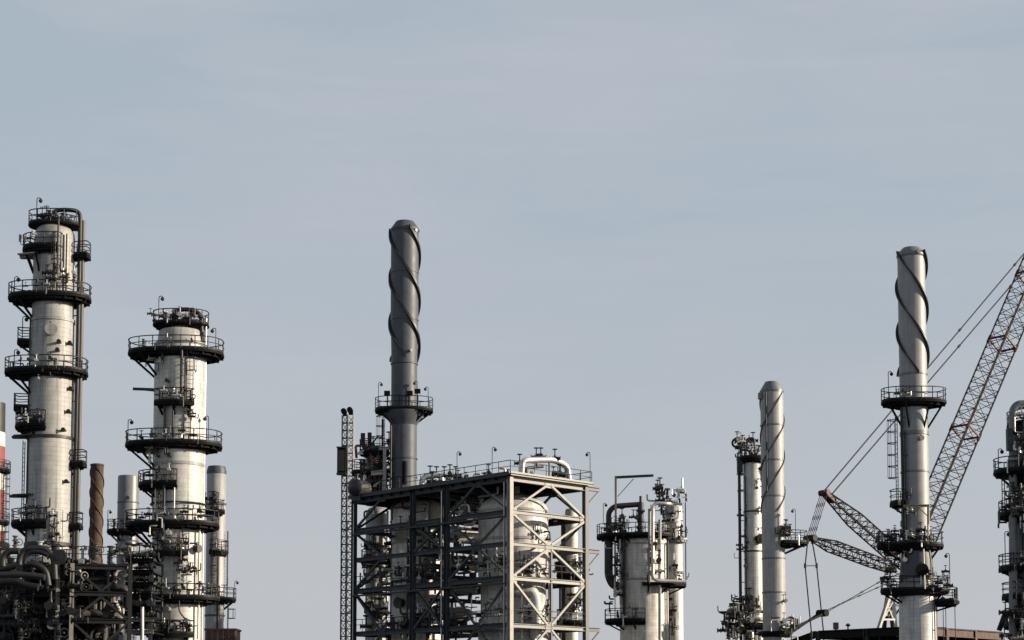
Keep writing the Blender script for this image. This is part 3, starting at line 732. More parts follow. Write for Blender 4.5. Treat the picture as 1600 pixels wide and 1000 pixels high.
cv.clutter(612, 690, 885, 915, 22, 66, .7, .9); cv.clutter(612, 690, 950, 985, 22, 67, .7, .9); cv.clutter(670, 696, 860, 880, 5, 68, .3, .8)
cw = tank('pressure_vessel', 'narrow pale vessel at the far left end of the steel frame', 588, pv.y + 6, 17, [(1, None), (1, 800), (.7, 794), (.05, 791)], 'clad2')
cw.plat(878, [(0, 360, 24)]); cw.clutter(570, 606, 850, 876, 16, 69, .6, .9); cw.clutter(570, 606, 880, 915, 14, 70, .8, .9); cw.vpipe(606, 800, 1000, 2, 'pipel', .3); cw.clutter(572, 606, 935, 985, 18, 71, .9, 1.0)
cx_ = tank('pressure_vessel', 'slim sunlit column rising behind the right side of the steel frame', 893, 155, 10, [(1, None), (1, 800), (.9, 796), (.1, 793)], 'cladw')
cx_.vpipe(880, 805, 1100, 3.2, 'piped', .6, False); cx_.vpipe(875, 860, 1100, 1.6, 'piped', .9, False); cx_.clutter(880, 906, 930, 960, 12, 72, .5, .9); cx_.clutter(868, 906, 875, 900, 10, 73, .5, .9); cx_.plat(898, [(120, 420, 24)]); cx_.plat(972, [(120, 420, 24)])
cx_.clutter(905, 918, 880, 900, 5, 74, .6, .7)

# exchangers and loose piping on the frame floors: one drum per thing
def drum(px, py, D, L, R, ang, label, m='pipel'):
    p = W(px, py, D); d = dirv(ang); tt = Thing('horizontal_drum', label, 'drum', p - Vector((0, 0, R + .5)))
    mb = MB(); n = 20; vs = []; prof = [(-L / 2 - R * .45, .05), (-L / 2 - R * .3, R * .7), (-L / 2, R), (L / 2, R), (L / 2 + R * .3, R * .7), (L / 2 + R * .45, .05)]
    s_ = Vector((-d.y, d.x, 0)); u = Vector((0, 0, 1))
    for q, rr in prof: vs += [p + d * q + s_ * (rr * cos(2 * pi * i / n)) + u * (rr * sin(2 * pi * i / n)) for i in range(n)]
    fs = [(j * n + i, j * n + (i + 1) % n, (j + 1) * n + (i + 1) % n, (j + 1) * n + i) for j in range(len(prof) - 1) for i in range(n)] + [tuple(range(n)), tuple(range((len(prof) - 1) * n, len(prof) * n))]
    mb.add(vs, fs); b = tt.part('shell', mb, m)
    for q in (-L * .3, L * .3):
        mb = MB(); mb.box(p + d * q - u * (R * .75 + .15), (.3, R * 1.2, R * .5 + .6), Matrix(((d.x, -d.y, 0), (d.y, d.x, 0), (0, 0, 1)))); tt.part('saddle', mb, 'framed')
        mb = MB(); mb.tube(p + d * q + u * R * .9, p + d * q + u * (R + .45), .14, 10); mb.tube(p + d * q + u * (R + .4), p + d * q + u * (R + .48), .24, 10); tt.part('nozzle', mb, m)
    return tt
Dm = (C0 + DL * 10 + DR * 4.4).y
drum(738, 797, Dm, 3.4, .62, 40, 'white horizontal drum under the top deck of the steel frame')
drum(722, 884, Dm, 4.0, .5, 40, 'white horizontal drum on third floor of the steel frame between two vessels')
drum(732, 838, Dm + 1, 4.2, .72, 40, 'long white horizontal drum below second beam level of the steel frame')
drum(722, 921, Dm - 1, 2.4, .42, 15, 'short white drum hung below third floor of the steel frame')
drum(715, 960, Dm, 2.6, .6, 50, 'grey drum on lowest visible floor of steel frame between vessels', 'clad2')
for px, py, D_, R_ in ((738, 797, Dm, .62), (722, 884, Dm, .5), (732, 838, Dm + 1, .72), (722, 921, Dm - 1, .42), (715, 960, Dm, .6)):   # cradles that carry the drums
    p = W(px, py, D_); a = (p - C0).dot(DL); z = p.z - R_ * 1.0 - .62
    below = max([l for l in lev if l < z - .2]); 
    for da in (-.7, .7):
        e0, e1 = C0 + DL * (a + da) + DR * .1, C0 + DL * (a + da) + DR * (B1 - .1)
        member(FR, 'cradle_beam', vec(e0, z), vec(e1, z), .2, .24, 'framed')
        for e in (e0, e1): member(FR, 'cradle_post', vec(e, below + .2), vec(e, z - .12), .16, .16, 'framed', DR)
rnd = random.Random(90)
for k in range(90):   # piping runs carried by the frame
    a = rnd.uniform(6, 20.5); b = rnd.uniform(.8, 3.6); z = rnd.choice(lev[1:5]) + rnd.uniform(.3, 2.2)
    p = vec(C0 + DL * a + DR * b, z); q = p + rnd.choice((DL, DR, -DL)) * rnd.uniform(.8, 2.6)
    upipe(FR, [p, q, q + Vector((0, 0, rnd.uniform(-2.2, 2.2)))], rnd.uniform(.06, .16), rnd.choice(('pipel', 'piped', 'piped', 'pipeb')), n=8)
    if k % 2 == 0: valve(FR, p, rnd.uniform(.8, 1.4), rnd.choice((0, 1, 2)), m=rnd.choice(('piped', 'pipel', 'pipeb')))
# overhead loops on the top deck
def loop(pts, r_, m, name='overhead_pipe'): return upipe(FR, pts, r_, m, name, n=12, bend=.9)
def at(px, py, D): return W(px, py, D)
D1 = (C0 + DL * 3 + DR * 4).y
loop([at(815, 745, D1 - 2), at(815, 719, D1 - 2), at(866, 718, D1), at(887, 728, D1 + 1), at(889, 752, D1 + 1)], .27, 'pipel')
loop([at(822, 748, D1 - 2), at(822, 731, D1 - 2), at(848, 729, D1)], .13, 'piped')
for px, py in ((838, 714), (845, 714), (867, 716), (874, 740), (812, 724)): valve(FR, at(px, py, D1), 1.1, 0)
loop([at(838, 729, D1), at(838, 710, D1), at(848, 710, D1)], .09, 'piped'); loop([at(858, 750, D1 - 1), at(858, 722, D1 - 1)], .07, 'piped'); loop([at(872, 741, D1), at(884, 743, D1)], .22, 'piped')
D2 = (C0 + DL * 14 + DR * 2).y
loop([at(659, 764, D2), at(659, 746, D2), at(684, 742, D2), at(690, 745, D2), at(691, 762, D2)], .26, 'pipel')
loop([at(664, 766, D2 - 1), at(665, 755, D2 - 1), at(688, 756, D2 - 1)], .16, 'pipel')
for px, py in ((672, 740), (682, 741), (694, 741), (703, 738), (712, 741)): valve(FR, at(px, py + 3, D2), 1.2, px % 2)
for px in (698, 704, 711, 726): loop([at(px, 762, D2), at(px, 744, D2), at(px + 6, 743, D2)], .12, 'pipel' if px < 712 else 'piped')
rnd = random.Random(17)
for k in range(30):
    a = rnd.uniform(.5, 13); b = rnd.uniform(1, 7.6); p = vec(C0 + DL * a + DR * b, zt); h = rnd.uniform(.5, 1.3)
    if rnd.random() < .5: valve(FR, p + Vector((0, 0, h * .7)), rnd.uniform(.8, 1.3), rnd.choice((0, 1)))
    else: loop([p, p + Vector((0, 0, h)), p + Vector((rnd.uniform(-1, 1), 0, h))], rnd.uniform(.07, .16), rnd.choice(('piped', 'pipel', 'pipeb')))

# ================================================================== dark straked stack behind the frame
ps = C0 + DL * 19.3 + DR * 5.2
c = Column('straked_stack', 'dark grey stack with spiral fins rising behind the steel frame', 'stack', 631.5, 600, ps.y, 22)
r = c.r; zz = c.z
c.shell([(r * .93, 0), (r * .93, zz(560)), (r, zz(500)), (r, zz(361)), (r * .8, zz(358)), (r * .8, zz(375))], 'stackd')
mb = MB(); mb.lathe(c.x, c.y, [(r * 1.0, zz(364)), (r * 1.07, zz(361)), (r * 1.07, zz(359)), (r * .95, zz(356)), (r * .66, zz(347)), (r * .58, zz(347)), (r * .58, zz(358))], 48); c.th.part('cap', mb, 'stackd')
for py in (427, 501): flange(c.th, c.x, c.y, zz(py), r, .12, .04, 'stackd')
for py in (569, 717, 746): flange(c.th, c.x, c.y, zz(py), r * .94, .14, .06, 'stackd')
strakes(c.th, c.x, c.y, r, zz(561), zz(359), c.m(217), 1, 172, h=.24, t=.22)
c.plat(641, [(0, 360, 46)], (0, 330, 300, 240, 200), bl=1.1, rin=r * .9)
mb = MB(); mb.lathe(c.x, c.y, [(r * .9, zz(668)), (r * .96, zz(663)), (r * 1.5, zz(646)), (r * 1.5, zz(644.5)), (r * .9, zz(644.5))], 40); c.th.part('support_cone', mb, 'stackd')
for px, py in ((607, 620), (654, 617), (642, 620)):
    mb = MB(); x = c.X(px, py); mb.box((x, c.y - r - .5, zz(py)), (.55, .3, .42)); mb.tube((x, c.y - r - .5, zz(640)), (x, c.y - r - .5, zz(py)), .04, 5); c.th.part('junction_box', mb, 'dark')
for px, a, s_ in ((593, 602, 1), (653, 600, -1), (670, 609, -1)): c.lampat(px, a, 640, dy=-1.3, side=s_)
manway(c.th, c.x, c.y, zz(364), r, 318, .16, .1, 'stackl'); manway(c.th, c.x, c.y, zz(552), r, 300, .13, .06, 'stackl')
ladder(c.th, (c.x - r - .55, c.y - .3), 200, zz(765), zz(645), True); c.vpipe(634, 725, 760, 4, 'dark', .1)
c.vpipe(612, 650, 765, 1.6, 'piped', .2)

# process cluster on the left end of the deck
c = Column('reactor_head', 'dense cluster of dark pipes and valves on deck left of dark stack', 'piping cluster', 585, 740, ps.y + 1, 13)
zz = c.z
c.shell([(c.r, zz(790)), (c.r, zz(705)), (c.r * .6, zz(698)), (c.r * .1, zz(696))], 'pipeb', n=28)
c.plat(738, [(100, 330, 36)], (180, 220, 270)); c.plat(706, [(100, 400, 24)], rail=True)
upipe(c.th, [at(567, 677, c.D), at(567, 698, c.D), at(578, 706, c.D)], .22, 'piped', bend=.5); upipe(c.th, [at(577.5, 676, c.D), at(577.5, 706, c.D)], .2, 'piped')
upipe(c.th, [at(584, 706, c.D), at(584, 690, c.D), at(590, 682, c.D), at(596, 684, c.D)], .07, 'piped'); mb = MB(); mb.hbeam(at(601, 772, c.D - 2), at(601, 700, c.D - 2), .3, .3, .05, (1, 0, 0)); mb.hbeam(at(592, 701, c.D - 2), at(612, 700, c.D - 2), .25, .3); c.th.part('support_post', mb, 'frame')
mb = MB(); mb.hbeam(at(580, 740, c.D - 2), at(600, 738, c.D - 2), .4, .4); c.th.part('support_beam', mb, 'frame')
for px in (578, 586, 594): mb = MB(); mb.tube(at(px, 775, c.D - 1), at(px, 742, c.D - 1), .2, 8); c.th.part('leg', mb, 'rustb')
upipe(c.th, [at(598, 655, c.D + .5), at(598, 700, c.D + .5)], .12, 'pipeb')
rnd = random.Random(4)
for k in range(46):
    p = W(rnd.uniform(560, 612), rnd.uniform(690, 770), c.D + rnd.uniform(-2, 1.5))
    if rnd.random() < .55: valve(c.th, p, rnd.uniform(.8, 1.5), rnd.choice((0, 1, 2)), m=rnd.choice(('piped', 'piped', 'rustb', 'pipel')))
    else: upipe(c.th, [p, p + Vector((rnd.uniform(-1, 1), 0, 0)), p + Vector((rnd.uniform(-1, 1), 0, rnd.uniform(-1.4, 1.4)))], rnd.uniform(.06, .13), rnd.choice(('piped', 'rustb', 'pipel')), n=7)
drum(562, 763, c.D - 4, 1.6, .8, 60, 'small dark drum at left corner of the frame top deck', 'piped')

# ================================================================== hoist mast left of the frame
pm = W(541, 900, 168)
t = Thing('hoist_mast', 'twin lattice hoist mast with dark cabin left of the steel frame', 'hoist', (pm.x, pm.y, 0))
def mast(px, py, w, m, label):
    p = W(px, 850, 168); z1 = Z(py, 168); h = w / 2; mb = MB()
    cs = [Vector((p.x + i * h, p.y + j * h, 0)) for i in (-1, 1) for j in (-1, 1)]
    for q in cs: mb.tube(q, vec(q, z1), .055, 6)
    z = .4; k = 0
    while z < z1 - .6:
        for a, b in ((0, 1), (1, 3), (3, 2), (2, 0)):
            mb.tube(vec(cs[a], z), vec(cs[b], z), .045, 4); mb.tube(vec(cs[a], z), vec(cs[b], z + .75), .03, 4)
        z += .75; k += 1
    t.part('lattice_mast', mb, m, label=label)
    mb = MB(); mb.box((p.x, p.y, z1 + .25), (w * .8, w * .7, .5)); mb.tube((p.x - .1, p.y - .4, z1 + .45), (p.x - .1, p.y + .4, z1 + .45), .28, 10); t.part('head_sheave', mb, 'dark')
mast(537.3, 650, .48, 'framed', 'darker mast'); mast(546.8, 648, .52, 'frame', 'paler mast')
a, b = W(535, 702, 167), W(535, 740, 167)
mb = MB(); mb.box((a.x - .05, a.y - .1, (a.z + b.z) / 2), (.82, .8, a.z - b.z)); cab = t.part('cabin', mb, 'dark')
mb = MB(); mb.box((a.x - .05, a.y - .53, (a.z + b.z) / 2), (.6, .06, (a.z - b.z) * .85)); t.part('door', mb, 'piped', cab)
for py in (700, 741): mb = MB(); mb.box((a.x - .05, a.y - .1, Z(py, 167)), (.95, .95, .12)); t.part('roof' if py == 700 else 'floor', mb, 'piped', cab)
mb = MB(); mb.box((pm.x, pm.y, .3), (3, 3, .6)); t.part('base', mb, 'frame')
for py in (760, 830, 900, 960):
    z = Z(py, 168); mb = MB(); mb.bar((pm.x - .3, pm.y, z), (grid[3, 0].x + .2, grid[3, 0].y + .3, z), .1, .1); t.part('wall_tie', mb, 'framed')

# ================================================================== pair of columns right of the frame
c = Column('process_tower', 'thick column right of the frame with a lifting davit on its dark top platform', 'column', 1006, 880, 172, 38)
r = c.r; zz = c.z
c.shell([(r, 0), (r, zz(850))] + dome(r, zz(850), r * .42, 7)[1:], 'cladw')
for py in (852, 907): flange(c.th, c.x, c.y, zz(py), r, .16, .05, 'clad2')
c.plat(838, [(120, 238, 74), (238, 330, 46)], (170, 200, 230), rin=r * .4, bl=1.2)
c.plat(913, [(262, 378, 66)], (275, 310, 350), bl=.8, rail=False, fy=48 / c.s)
c.plat(970, [(158, 268, 62)], (175, 210, 245), bl=.8)
p = W(962, 815, c.D - 1); pt = W(962, 746, c.D - 1); pe = W(1021, 743, c.D - 1)
mb = MB(); mb.hbeam(W(962, 838, c.D - 1), pt, .2, .2, .04, (1, 0, 0)); dv = c.th.part('davit', mb, 'yellow')
mb = MB(); mb.hbeam(pt - Vector((.1, 0, 0)), pe, .22, .24, .04); c.th.part('arm', mb, 'framed', dv)
mb = MB(); mb.bar(W(990, 748, c.D - 1), W(965, 776, c.D - 1), .07, .07); c.th.part('strut', mb, 'framed', dv)
upipe(c.th, [W(951, 836, c.D), W(951, 800, c.D), W(960, 791, c.D), W(1000, 788, c.D)], .27, 'piped', 'overhead_pipe', bend=.8, n=14)
mb = MB()
for a, b, q in ((838, 785, .30), (800, 796, .42), (826, 822, .42), (815, 811, .38), (787, 775, .14)): mb.tube(W(1001, a, c.D - .6), W(1001, b, c.D - .6), q, 12)
c.th.part('relief_valve', mb, 'piped')
upipe(c.th, [W(951, 840, c.D - .5), W(951, 900, c.D - .5), W(958, 915, c.D - .5), W(972, 917, c.D - .5)], .42, 'piped', 'pipe', bend=1.0, n=14)
upipe(c.th, [W(961, 842, c.D - 1), W(961, 925, c.D - 1)], .11, 'pipel'); upipe(c.th, [W(969, 842, c.D - 1.4), W(970, 945, c.D - 1.4)], .13, 'pipel'); upipe(c.th, [W(975, 842, c.D - 1.8), W(975, 960, c.D - 1.8)], .15, 'piped')
c.clutter(945, 975, 815, 837, 14, 81, .6, .8, (-2.2, 1)); c.clutter(955, 1000, 805, 836, 10, 82, .4, .8, (-1.5, .5)); c.clutter(952, 976, 850, 945, 26, 83, .6, .8, (-2.4, -.6)); c.clutter(962, 1000, 950, 968, 7, 84, .7, .7)
ladder(c.th, c.on(960, .3), 190, zz(968), zz(925), False, m='pipel')
c.lampat(942, 788, 818, dy=-.8)
c.vpipe(1041, 850, 1100, 1.6, 'pipel', .1); c.vpipe(1045, 912, 1100, 1.6, 'piped', .2, False)
c2 = Column('process_tower', 'slim sunlit column with white overhead pipe beside the davit column', 'column', 1053, 880, 177, 14)
zz = c2.z; r = c2.r
c2.shell([(r, 0), (r, zz(798)), (r * .9, zz(790)), (r * .4, zz(784))], 'cladw')
PD = 168.6
c2.plat(842, [(190, 350, 22)], bl=.5, m='clad2', rail=False)
upipe(c2.th, [W(1048, 787, c2.D - .5), W(1046, 787, PD), W(1020, 786, PD), W(1020, 907, PD), W(1072, 909, PD + .6)], .17, 'pipel', 'overhead_pipe', bend=.6, n=14)
upipe(c2.th, [W(1015, 795, PD + .5), W(1015, 912, PD + .5)], .16, 'clad2', n=14); upipe(c2.th, [W(1031, 812, PD + .6), W(1031, 1000, PD + .6)], .16, 'clad2', n=12)
upipe(c2.th, [W(1043, 845, PD + 1.4), W(1043, 908, PD + 1.4)], .10, 'piped')
ladder(c2.th, (c2.x + r + .3, c2.y), 0, zz(908), zz(785), False)
for px, a, b in ((1030, 766, 792), (1036, 768, 790), (1043, 764, 792), (1062, 780, 800)): upipe(c2.th, [W(px, b, c2.D - .5), W(px, a, c2.D - .5), W(px - 4, a, c2.D - .5)], .10, 'piped')
c2.clutter(1024, 1066, 762, 800, 24, 85, .3, .9, (-1.6, .6)); c2.clutter(1024, 1066, 800, 850, 20, 86, .4, .8); c2.clutter(1006, 1022, 858, 908, 12, 87, .4, .9, (-8.2, -7.6)); c2.clutter(1040, 1066, 870, 908, 6, 88, .2, .7); c2.clutter(1040, 1050, 920, 1000, 8, 89, .2, .7)
c2.clutter(1058, 1072, 896, 912, 6, 90, .5, .6); c2.lampat(1061, 764, 790, dy=-.6, side=-1)
manway(c2.th, c2.x, c2.y, zz(960), r, 250, .22, .3, 'piped')

# ================================================================== slim column with loops and the grey stack beside it
c = Column('slim_tower', 'slim pale column with pipe loops on top left of the capped grey stack', 'column', 1177, 850, 172, 14.5)
r = c.r; zz = c.z
c.shell([(r, 0), (r, zz(722)), (r * .8, zz(715)), (r * .3, zz(712))], 'clad')
for py in (722, 800, 862): flange(c.th, c.x, c.y, zz(py), r, .14, .05, 'piped')
mb = MB(); mb.torus(W(1151, 692, c.D), (.2, 1, 0), .42, .12, 20, 7); c.th.part('pipe_loop', mb, 'piped')
upipe(c.th, [W(1148, 686, c.D), W(1156, 683, c.D), W(1160, 690, c.D), W(1158, 712, c.D), W(1163, 720, c.D)], .12, 'piped', bend=.4); upipe(c.th, [W(1164, 716, c.D), W(1166, 686, c.D), W(1178, 684, c.D), W(1181, 712, c.D)], .13, 'piped', bend=.5)
c.plat(716, [(130, 410, 22)]); mb = MB(); mb.box(W(1156, 727, c.D - .4), (.55, .6, 1.4)); c.th.part('control_box', mb, 'piped')
c.vpipe(1157, 738, 1120, 2.4, 'piped', .2, False); c.vpipe(1164, 745, 1000, 1.2, 'piped', .1); c.clutter(1150, 1190, 686, 718, 30, 91, .3, .8, (-1.2, .8)); c.clutter(1178, 1190, 725, 850, 9, 92, .1, .6); c.clutter(1155, 1168, 740, 960, 12, 93, .1, .6)
manway(c.th, c.x, c.y, zz(844), r, 295, .5, .4, 'dark')
c.plat(976, [(120, 420, 46)], (180, 220, 270), bl=.8); c.clutter(1130, 1190, 945, 975, 34, 94, .8, 1.0, (-2.4, .6)); c.clutter(1130, 1186, 978, 1000, 26, 95, .8, 1.0, (-2.4, .6)); c.clutter(1152, 1172, 930, 960, 10, 96, .3, .9)

c = Column('capped_stack', 'mid height grey stack with cone cap and thin spiral fins', 'stack', 1208, 800, 166, 18)
r = c.r; zz = c.z
c.shell([(r, 0), (r, zz(612)), (r * .8, zz(611)), (r * .8, zz(630))], 'stackl')
mb = MB(); mb.lathe(c.x, c.y, [(r * 1.04, zz(614)), (r * 1.04, zz(611)), (r * .58, zz(597)), (r * .5, zz(597)), (r * .5, zz(610))], 40); c.th.part('cap', mb, 'stackm')
for py in (612, 665, 720, 776, 873, 926): flange(c.th, c.x, c.y, zz(py), r, .13, .06, 'stackm')
strakes(c.th, c.x, c.y, r, zz(800), zz(616), c.m(170), -1, 200, h=.10, t=.09)
mb = MB(); mb.box((c.x - r - .1, c.y - .4, zz(620)), (.35, .5, .6)); c.th.part('sensor_box', mb, 'stackm')
c.vpipe(1195, 616, 770, 1.2, 'piped', .1); 
c.plat(848, [(-62, 40, 53)], (-20, 10), bl=.9); c.lampat(1240, 798, 846, dy=-1.2, side=-1); c.clutter(1216, 1232, 826, 846, 8, 97, .9, .8)
mb = MB(); x, y = c.on(1226, .4, 826); mb.box((x, y, zz(826)), (.45, .4, .6)); c.th.part('control_box', mb, 'pipel')
c.plat(987, [(0, 360, 25)], rail=False); c.clutter(1212, 1238, 965, 1000, 20, 98, .6, .9); c.clutter(1222, 1230, 938, 946, 2, 99, .2, .7)

# ================================================================== big straked stack on the right
c = Column('straked_stack', 'pale straked stack at right in front of the crane with several ring platforms', 'stack', 1428, 650, 140, 21.5)
r = c.r; zz = c.z
c.shell([(r * 1.30, 0), (r * 1.30, zz(928)), (r * 1.30, zz(926)), (r * 1.22, zz(905)), (r * 1.02, zz(852)), (r, zz(848)), (r, zz(400)), (r * .8, zz(399)), (r * .8, zz(420))], 'stackl')
mb = MB(); mb.lathe(c.x, c.y, [(r * 1.0, zz(404)), (r * 1.07, zz(401)), (r * 1.07, zz(399)), (r * .9, zz(394)), (r * .62, zz(388)), (r * .5, zz(388)), (r * .5, zz(396))], 48); c.th.part('cap', mb, 'stackm')
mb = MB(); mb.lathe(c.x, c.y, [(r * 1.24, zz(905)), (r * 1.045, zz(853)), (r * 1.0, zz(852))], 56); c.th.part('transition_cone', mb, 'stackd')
mb = MB(); mb.lathe(c.x, c.y, [(r * 1.325, 0), (r * 1.325, zz(930)), (r * 1.3, zz(929))], 56); c.th.part('jacket', mb, 'clad')
for py in (586, 678, 738): flange(c.th, c.x, c.y, zz(py), r, .13, .05, 'stackm')
flange(c.th, c.x, c.y, zz(678), r, .3, .06, 'stackm')
strakes(c.th, c.x, c.y, r, zz(585), zz(396), c.m(217), 1, 195, h=.24, t=.13)
c.plat(628, [(0, 360, 51)], (200, 235, 305, 340), bl=2.1)
c.plat(786, [(160, 215, 40)], (180,), bl=.6); c.plat(852, [(135, 255, 62), (255, 495, 42)], (180, 220, 330), bl=1.2)
c.plat(922, [(120, 260, 57), (260, 480, 49)], (170, 200, 330), bl=.9, rin=r * 1.3); c.plat(940, [(-40, 15, 62)], (-10,), bl=.5, rin=r * 1.32)
manway(c.th, c.x, c.y, zz(688), r, 283, .22, .12, 'stackm'); manway(c.th, c.x, c.y, zz(399), r, 285, .16, .08, 'stackm'); manway(c.th, c.x, c.y, zz(893), r * 1.1, 271, .5, .5, 'dark')
ladder(c.th, (c.x - c.m(30), c.y - .4), 185, zz(790), zz(652), True, m='rail'); c.vpipe(1407, 640, 850, 2.0, 'piped', .2); c.vpipe(1411, 678, 850, 1.2, 'piped', .2)
c.vpipe(1463, 926, 1125, 2.8, 'piped', .55, False); c.vpipe(1456, 935, 1125, .9, 'piped', .45)
a = W(1450, 850, c.D - 1.6); b = W(1450, 790, c.D - 1.6)
mb = MB(); mb.hbeam(a, b, .14, .14, .03, (1, 0, 0)); dv = c.th.part('davit', mb, 'yellow'); mb = MB(); mb.hbeam(b + Vector((.1, 0, 0)), W(1412, 791, c.D - 1.6), .16, .2); c.th.part('arm', mb, 'yellow', dv); mb = MB(); mb.bar(W(1435, 793, c.D - 1.6), W(1449, 806, c.D - 1.6), .06, .06); c.th.part('strut', mb, 'yellow', dv)
upipe(c.th, [W(1452, 860, c.D - 1.6), W(1455, 880, c.D - 1.6), W(1455, 920, c.D - 1.6)], .07, 'yellow'); upipe(c.th, [W(1443, 858, c.D - 1.6), W(1445, 920, c.D - 1.6)], .06, 'pipel')
c.clutter(1372, 1402, 832, 850, 12, 101, .6, .8, (-1.6, .8)); c.clutter(1404, 1450, 830, 850, 16, 102, .7, .75); c.clutter(1375, 1410, 890, 920, 12, 103, .7, .8, (-2, .5)); c.clutter(1440, 1476, 895, 920, 12, 104, .8, .8, (-2, .5)); c.clutter(1462, 1484, 915, 938, 6, 105, .8, .8, (-1, .5)); c.clutter(1392, 1418, 615, 626, 6, 106, .9, .6); c.clutter(1406, 1418, 765, 850, 10, 107, .2, .7); c.clutter(1396, 1412, 860, 890, 6, 108, .4, .9)
for px, a, b, dy, s_ in ((1386, 583, 626, -.6, 1), (1482, 866, 922, -.5, -1), (1490, 938, 1000, -.6, 1), (1403, 797, 830, -1.4, -1)): c.lampat(px, a, b, dy=dy, side=s_)
for px in (1474, 1478): c.vpipe(px, 945, 1000, .6, 'rail', 1.2, False)

# ================================================================== dark column cut by the right edge
c = Column('distillation_tower', 'dark column crowded with platforms cut off by right edge', 'column', 1622, 800, 125, 36)
r = c.r; zz = c.z
c.shell([(r, 0), (r, zz(690))] + dome(r, zz(690), r * .5, 6)[1:], 'stackd')
upipe(c.th, [W(1583, 1125, c.D - 1), W(1583, 640, c.D - 1), W(1590, 632, c.D - 1), W(1625, 630, c.D - 1)], .30, 'stackm', 'overhead_pipe', bend=.8, n=16)
c.plat(664, [(120, 420, 45)], rin=.6); c.plat(737, [(120, 420, 67)], (180, 210, 240), bl=1.2); c.plat(803, [(120, 300, 60)], (180, 210, 240), bl=.8); c.plat(887, [(158, 215, 62)], (180, 205), bl=.6); c.plat(931, [(158, 215, 58)], (180, 205), bl=.6); c.plat(975, [(120, 300, 56)], (180, 210, 240), bl=1)
mb = MB(); mb.box(W(1577, 687, c.D - 1.5), (.35, .5, 1.6)); c.th.part('control_box', mb, 'framed')
mb = MB(); mb.lathe(c.x, c.y, [(r * 1.03, zz(760)), (r * 1.35, zz(742)), (r * 1.35, zz(739.5)), (r, zz(739.5))], 40); c.th.part('support_cone', mb, 'dark')
c.vpipe(1594, 690, 1100, 2.2, 'piped', .5); ladder(c.th, (c.x - c.m(57), c.y - .5), 185, zz(800), zz(742), False); ladder(c.th, c.on(1590, .4), 250, zz(886), zz(806), True)
c.clutter(1580, 1602, 648, 664, 8, 111, .4, .8); c.clutter(1580, 1604, 668, 734, 34, 112, .8, 1.1); c.clutter(1566, 1604, 760, 800, 24, 113, .9, 1.0); c.clutter(1570, 1604, 805, 830, 8, 114, .8, .9); c.clutter(1568, 1588, 872, 886, 5, 115, 1.0, .7); c.clutter(1568, 1600, 950, 1000, 30, 116, 1.0, 1.0)
for px, a, b, dy in ((1558, 703, 737, -.4), (1568, 832, 886, -.5), (1580, 945, 975, -1)): c.lampat(px, a, b, dy=dy)
mb = MB(); mb.bar(W(1561, 985, c.D - 2), W(1570, 960, c.D - 2), .3, .3); mb.bar(W(1570, 960, c.D - 2), W(1600, 960, c.D - 2), .3, .3); c.th.part('lower_frame', mb, 'dark')

# ================================================================== low frame behind the right stack
Q0 = W(1432, 985, 172); Q0.z = 0
t = Thing('low_frame', 'low steel frame behind right stack, rust brown girder on its right side', 'steel frame', Q0)
zt = Z(979, 172); a1 = along(Q0, DL, 1278, 985); b1 = along(Q0, DR, 1566, 985)
for k, (A, B, m) in enumerate(((Q0, Q0 + DL * a1, 'dark'), (Q0, Q0 + DR * b1, 'rustb'), (Q0 + DR * b1, Q0 + DR * b1 + DL * a1, 'dark'), (Q0 + DL * a1, Q0 + DL * a1 + DR * b1, 'dark'))):  # sides away from the sun coloured dark for shade, sunlit side rust
    d = (B - A).normalized()
    for zq, h in ((zt - .42, .8), (zt - 2.6, .5), (zt - 6, .5)): member(t, 'girder', vec(A + d * .25, zq), vec(B - d * .25, zq), .34, h, m)
    n = max(1, int((B - A).length / 5))
    for i in range(n):
        p = A + (B - A) * (i / n); member(t, 'column', vec(p, 0), vec(p, zt), .38, .38, 'framed' if m == 'dark' else 'rustb', DR)
        if i: 
            q = A + (B - A) * ((i - 1) / n); mb = MB(); mb.bar(vec(q, zt - 6), vec(p, zt - 2.8), .14, .14); t.part('brace', mb, m)
Mx = Matrix(((DR.x, DL.x, 0), (DR.y, DL.y, 0), (0, 0, 1)))
mb = MB(); mb.box(vec(Q0 + DL * (a1 / 2) + DR * (b1 / 2), zt + .03), (b1, a1, .06), Mx); t.part('roof_deck', mb, 'dark')
q = Q0 + DL * a1; mb = MB(); mb.hbeam(vec(q + DL * .2, zt - .3), vec(q + DL * 5.2, zt - 1.6), .4, .7); t.part('ramp_beam', mb, 'dark')
mb = MB(); mb.box(W(1306, 978, 180), (.5, .5, .7)); mb.tube(W(1306, 985, 180), W(1306, 978, 180), .1, 6); t.part('vent', mb, 'piped')
mb = MB(); mb.tube(W(1325, 984, 180), W(1325, 978, 180), .08, 6); mb.lathe(W(1325, 977, 180).x, 180, [(.1, Z(979, 180)), (.3, Z(977, 180)), (.1, Z(974, 180))], 8); t.part('vent', mb, 'piped')
rnd = random.Random(33)
for k in range(16):
    p = vec(Q0 + DL * rnd.uniform(1, a1 - 1) + DR * rnd.uniform(.5, b1 - 1), zt - rnd.uniform(1.1, 2.2)); d = rnd.choice((DL, DR))
    upipe(t, [p, p + d * rnd.uniform(2, 5)], rnd.uniform(.1, .25), rnd.choice(('pipel', 'piped', 'pipel')))

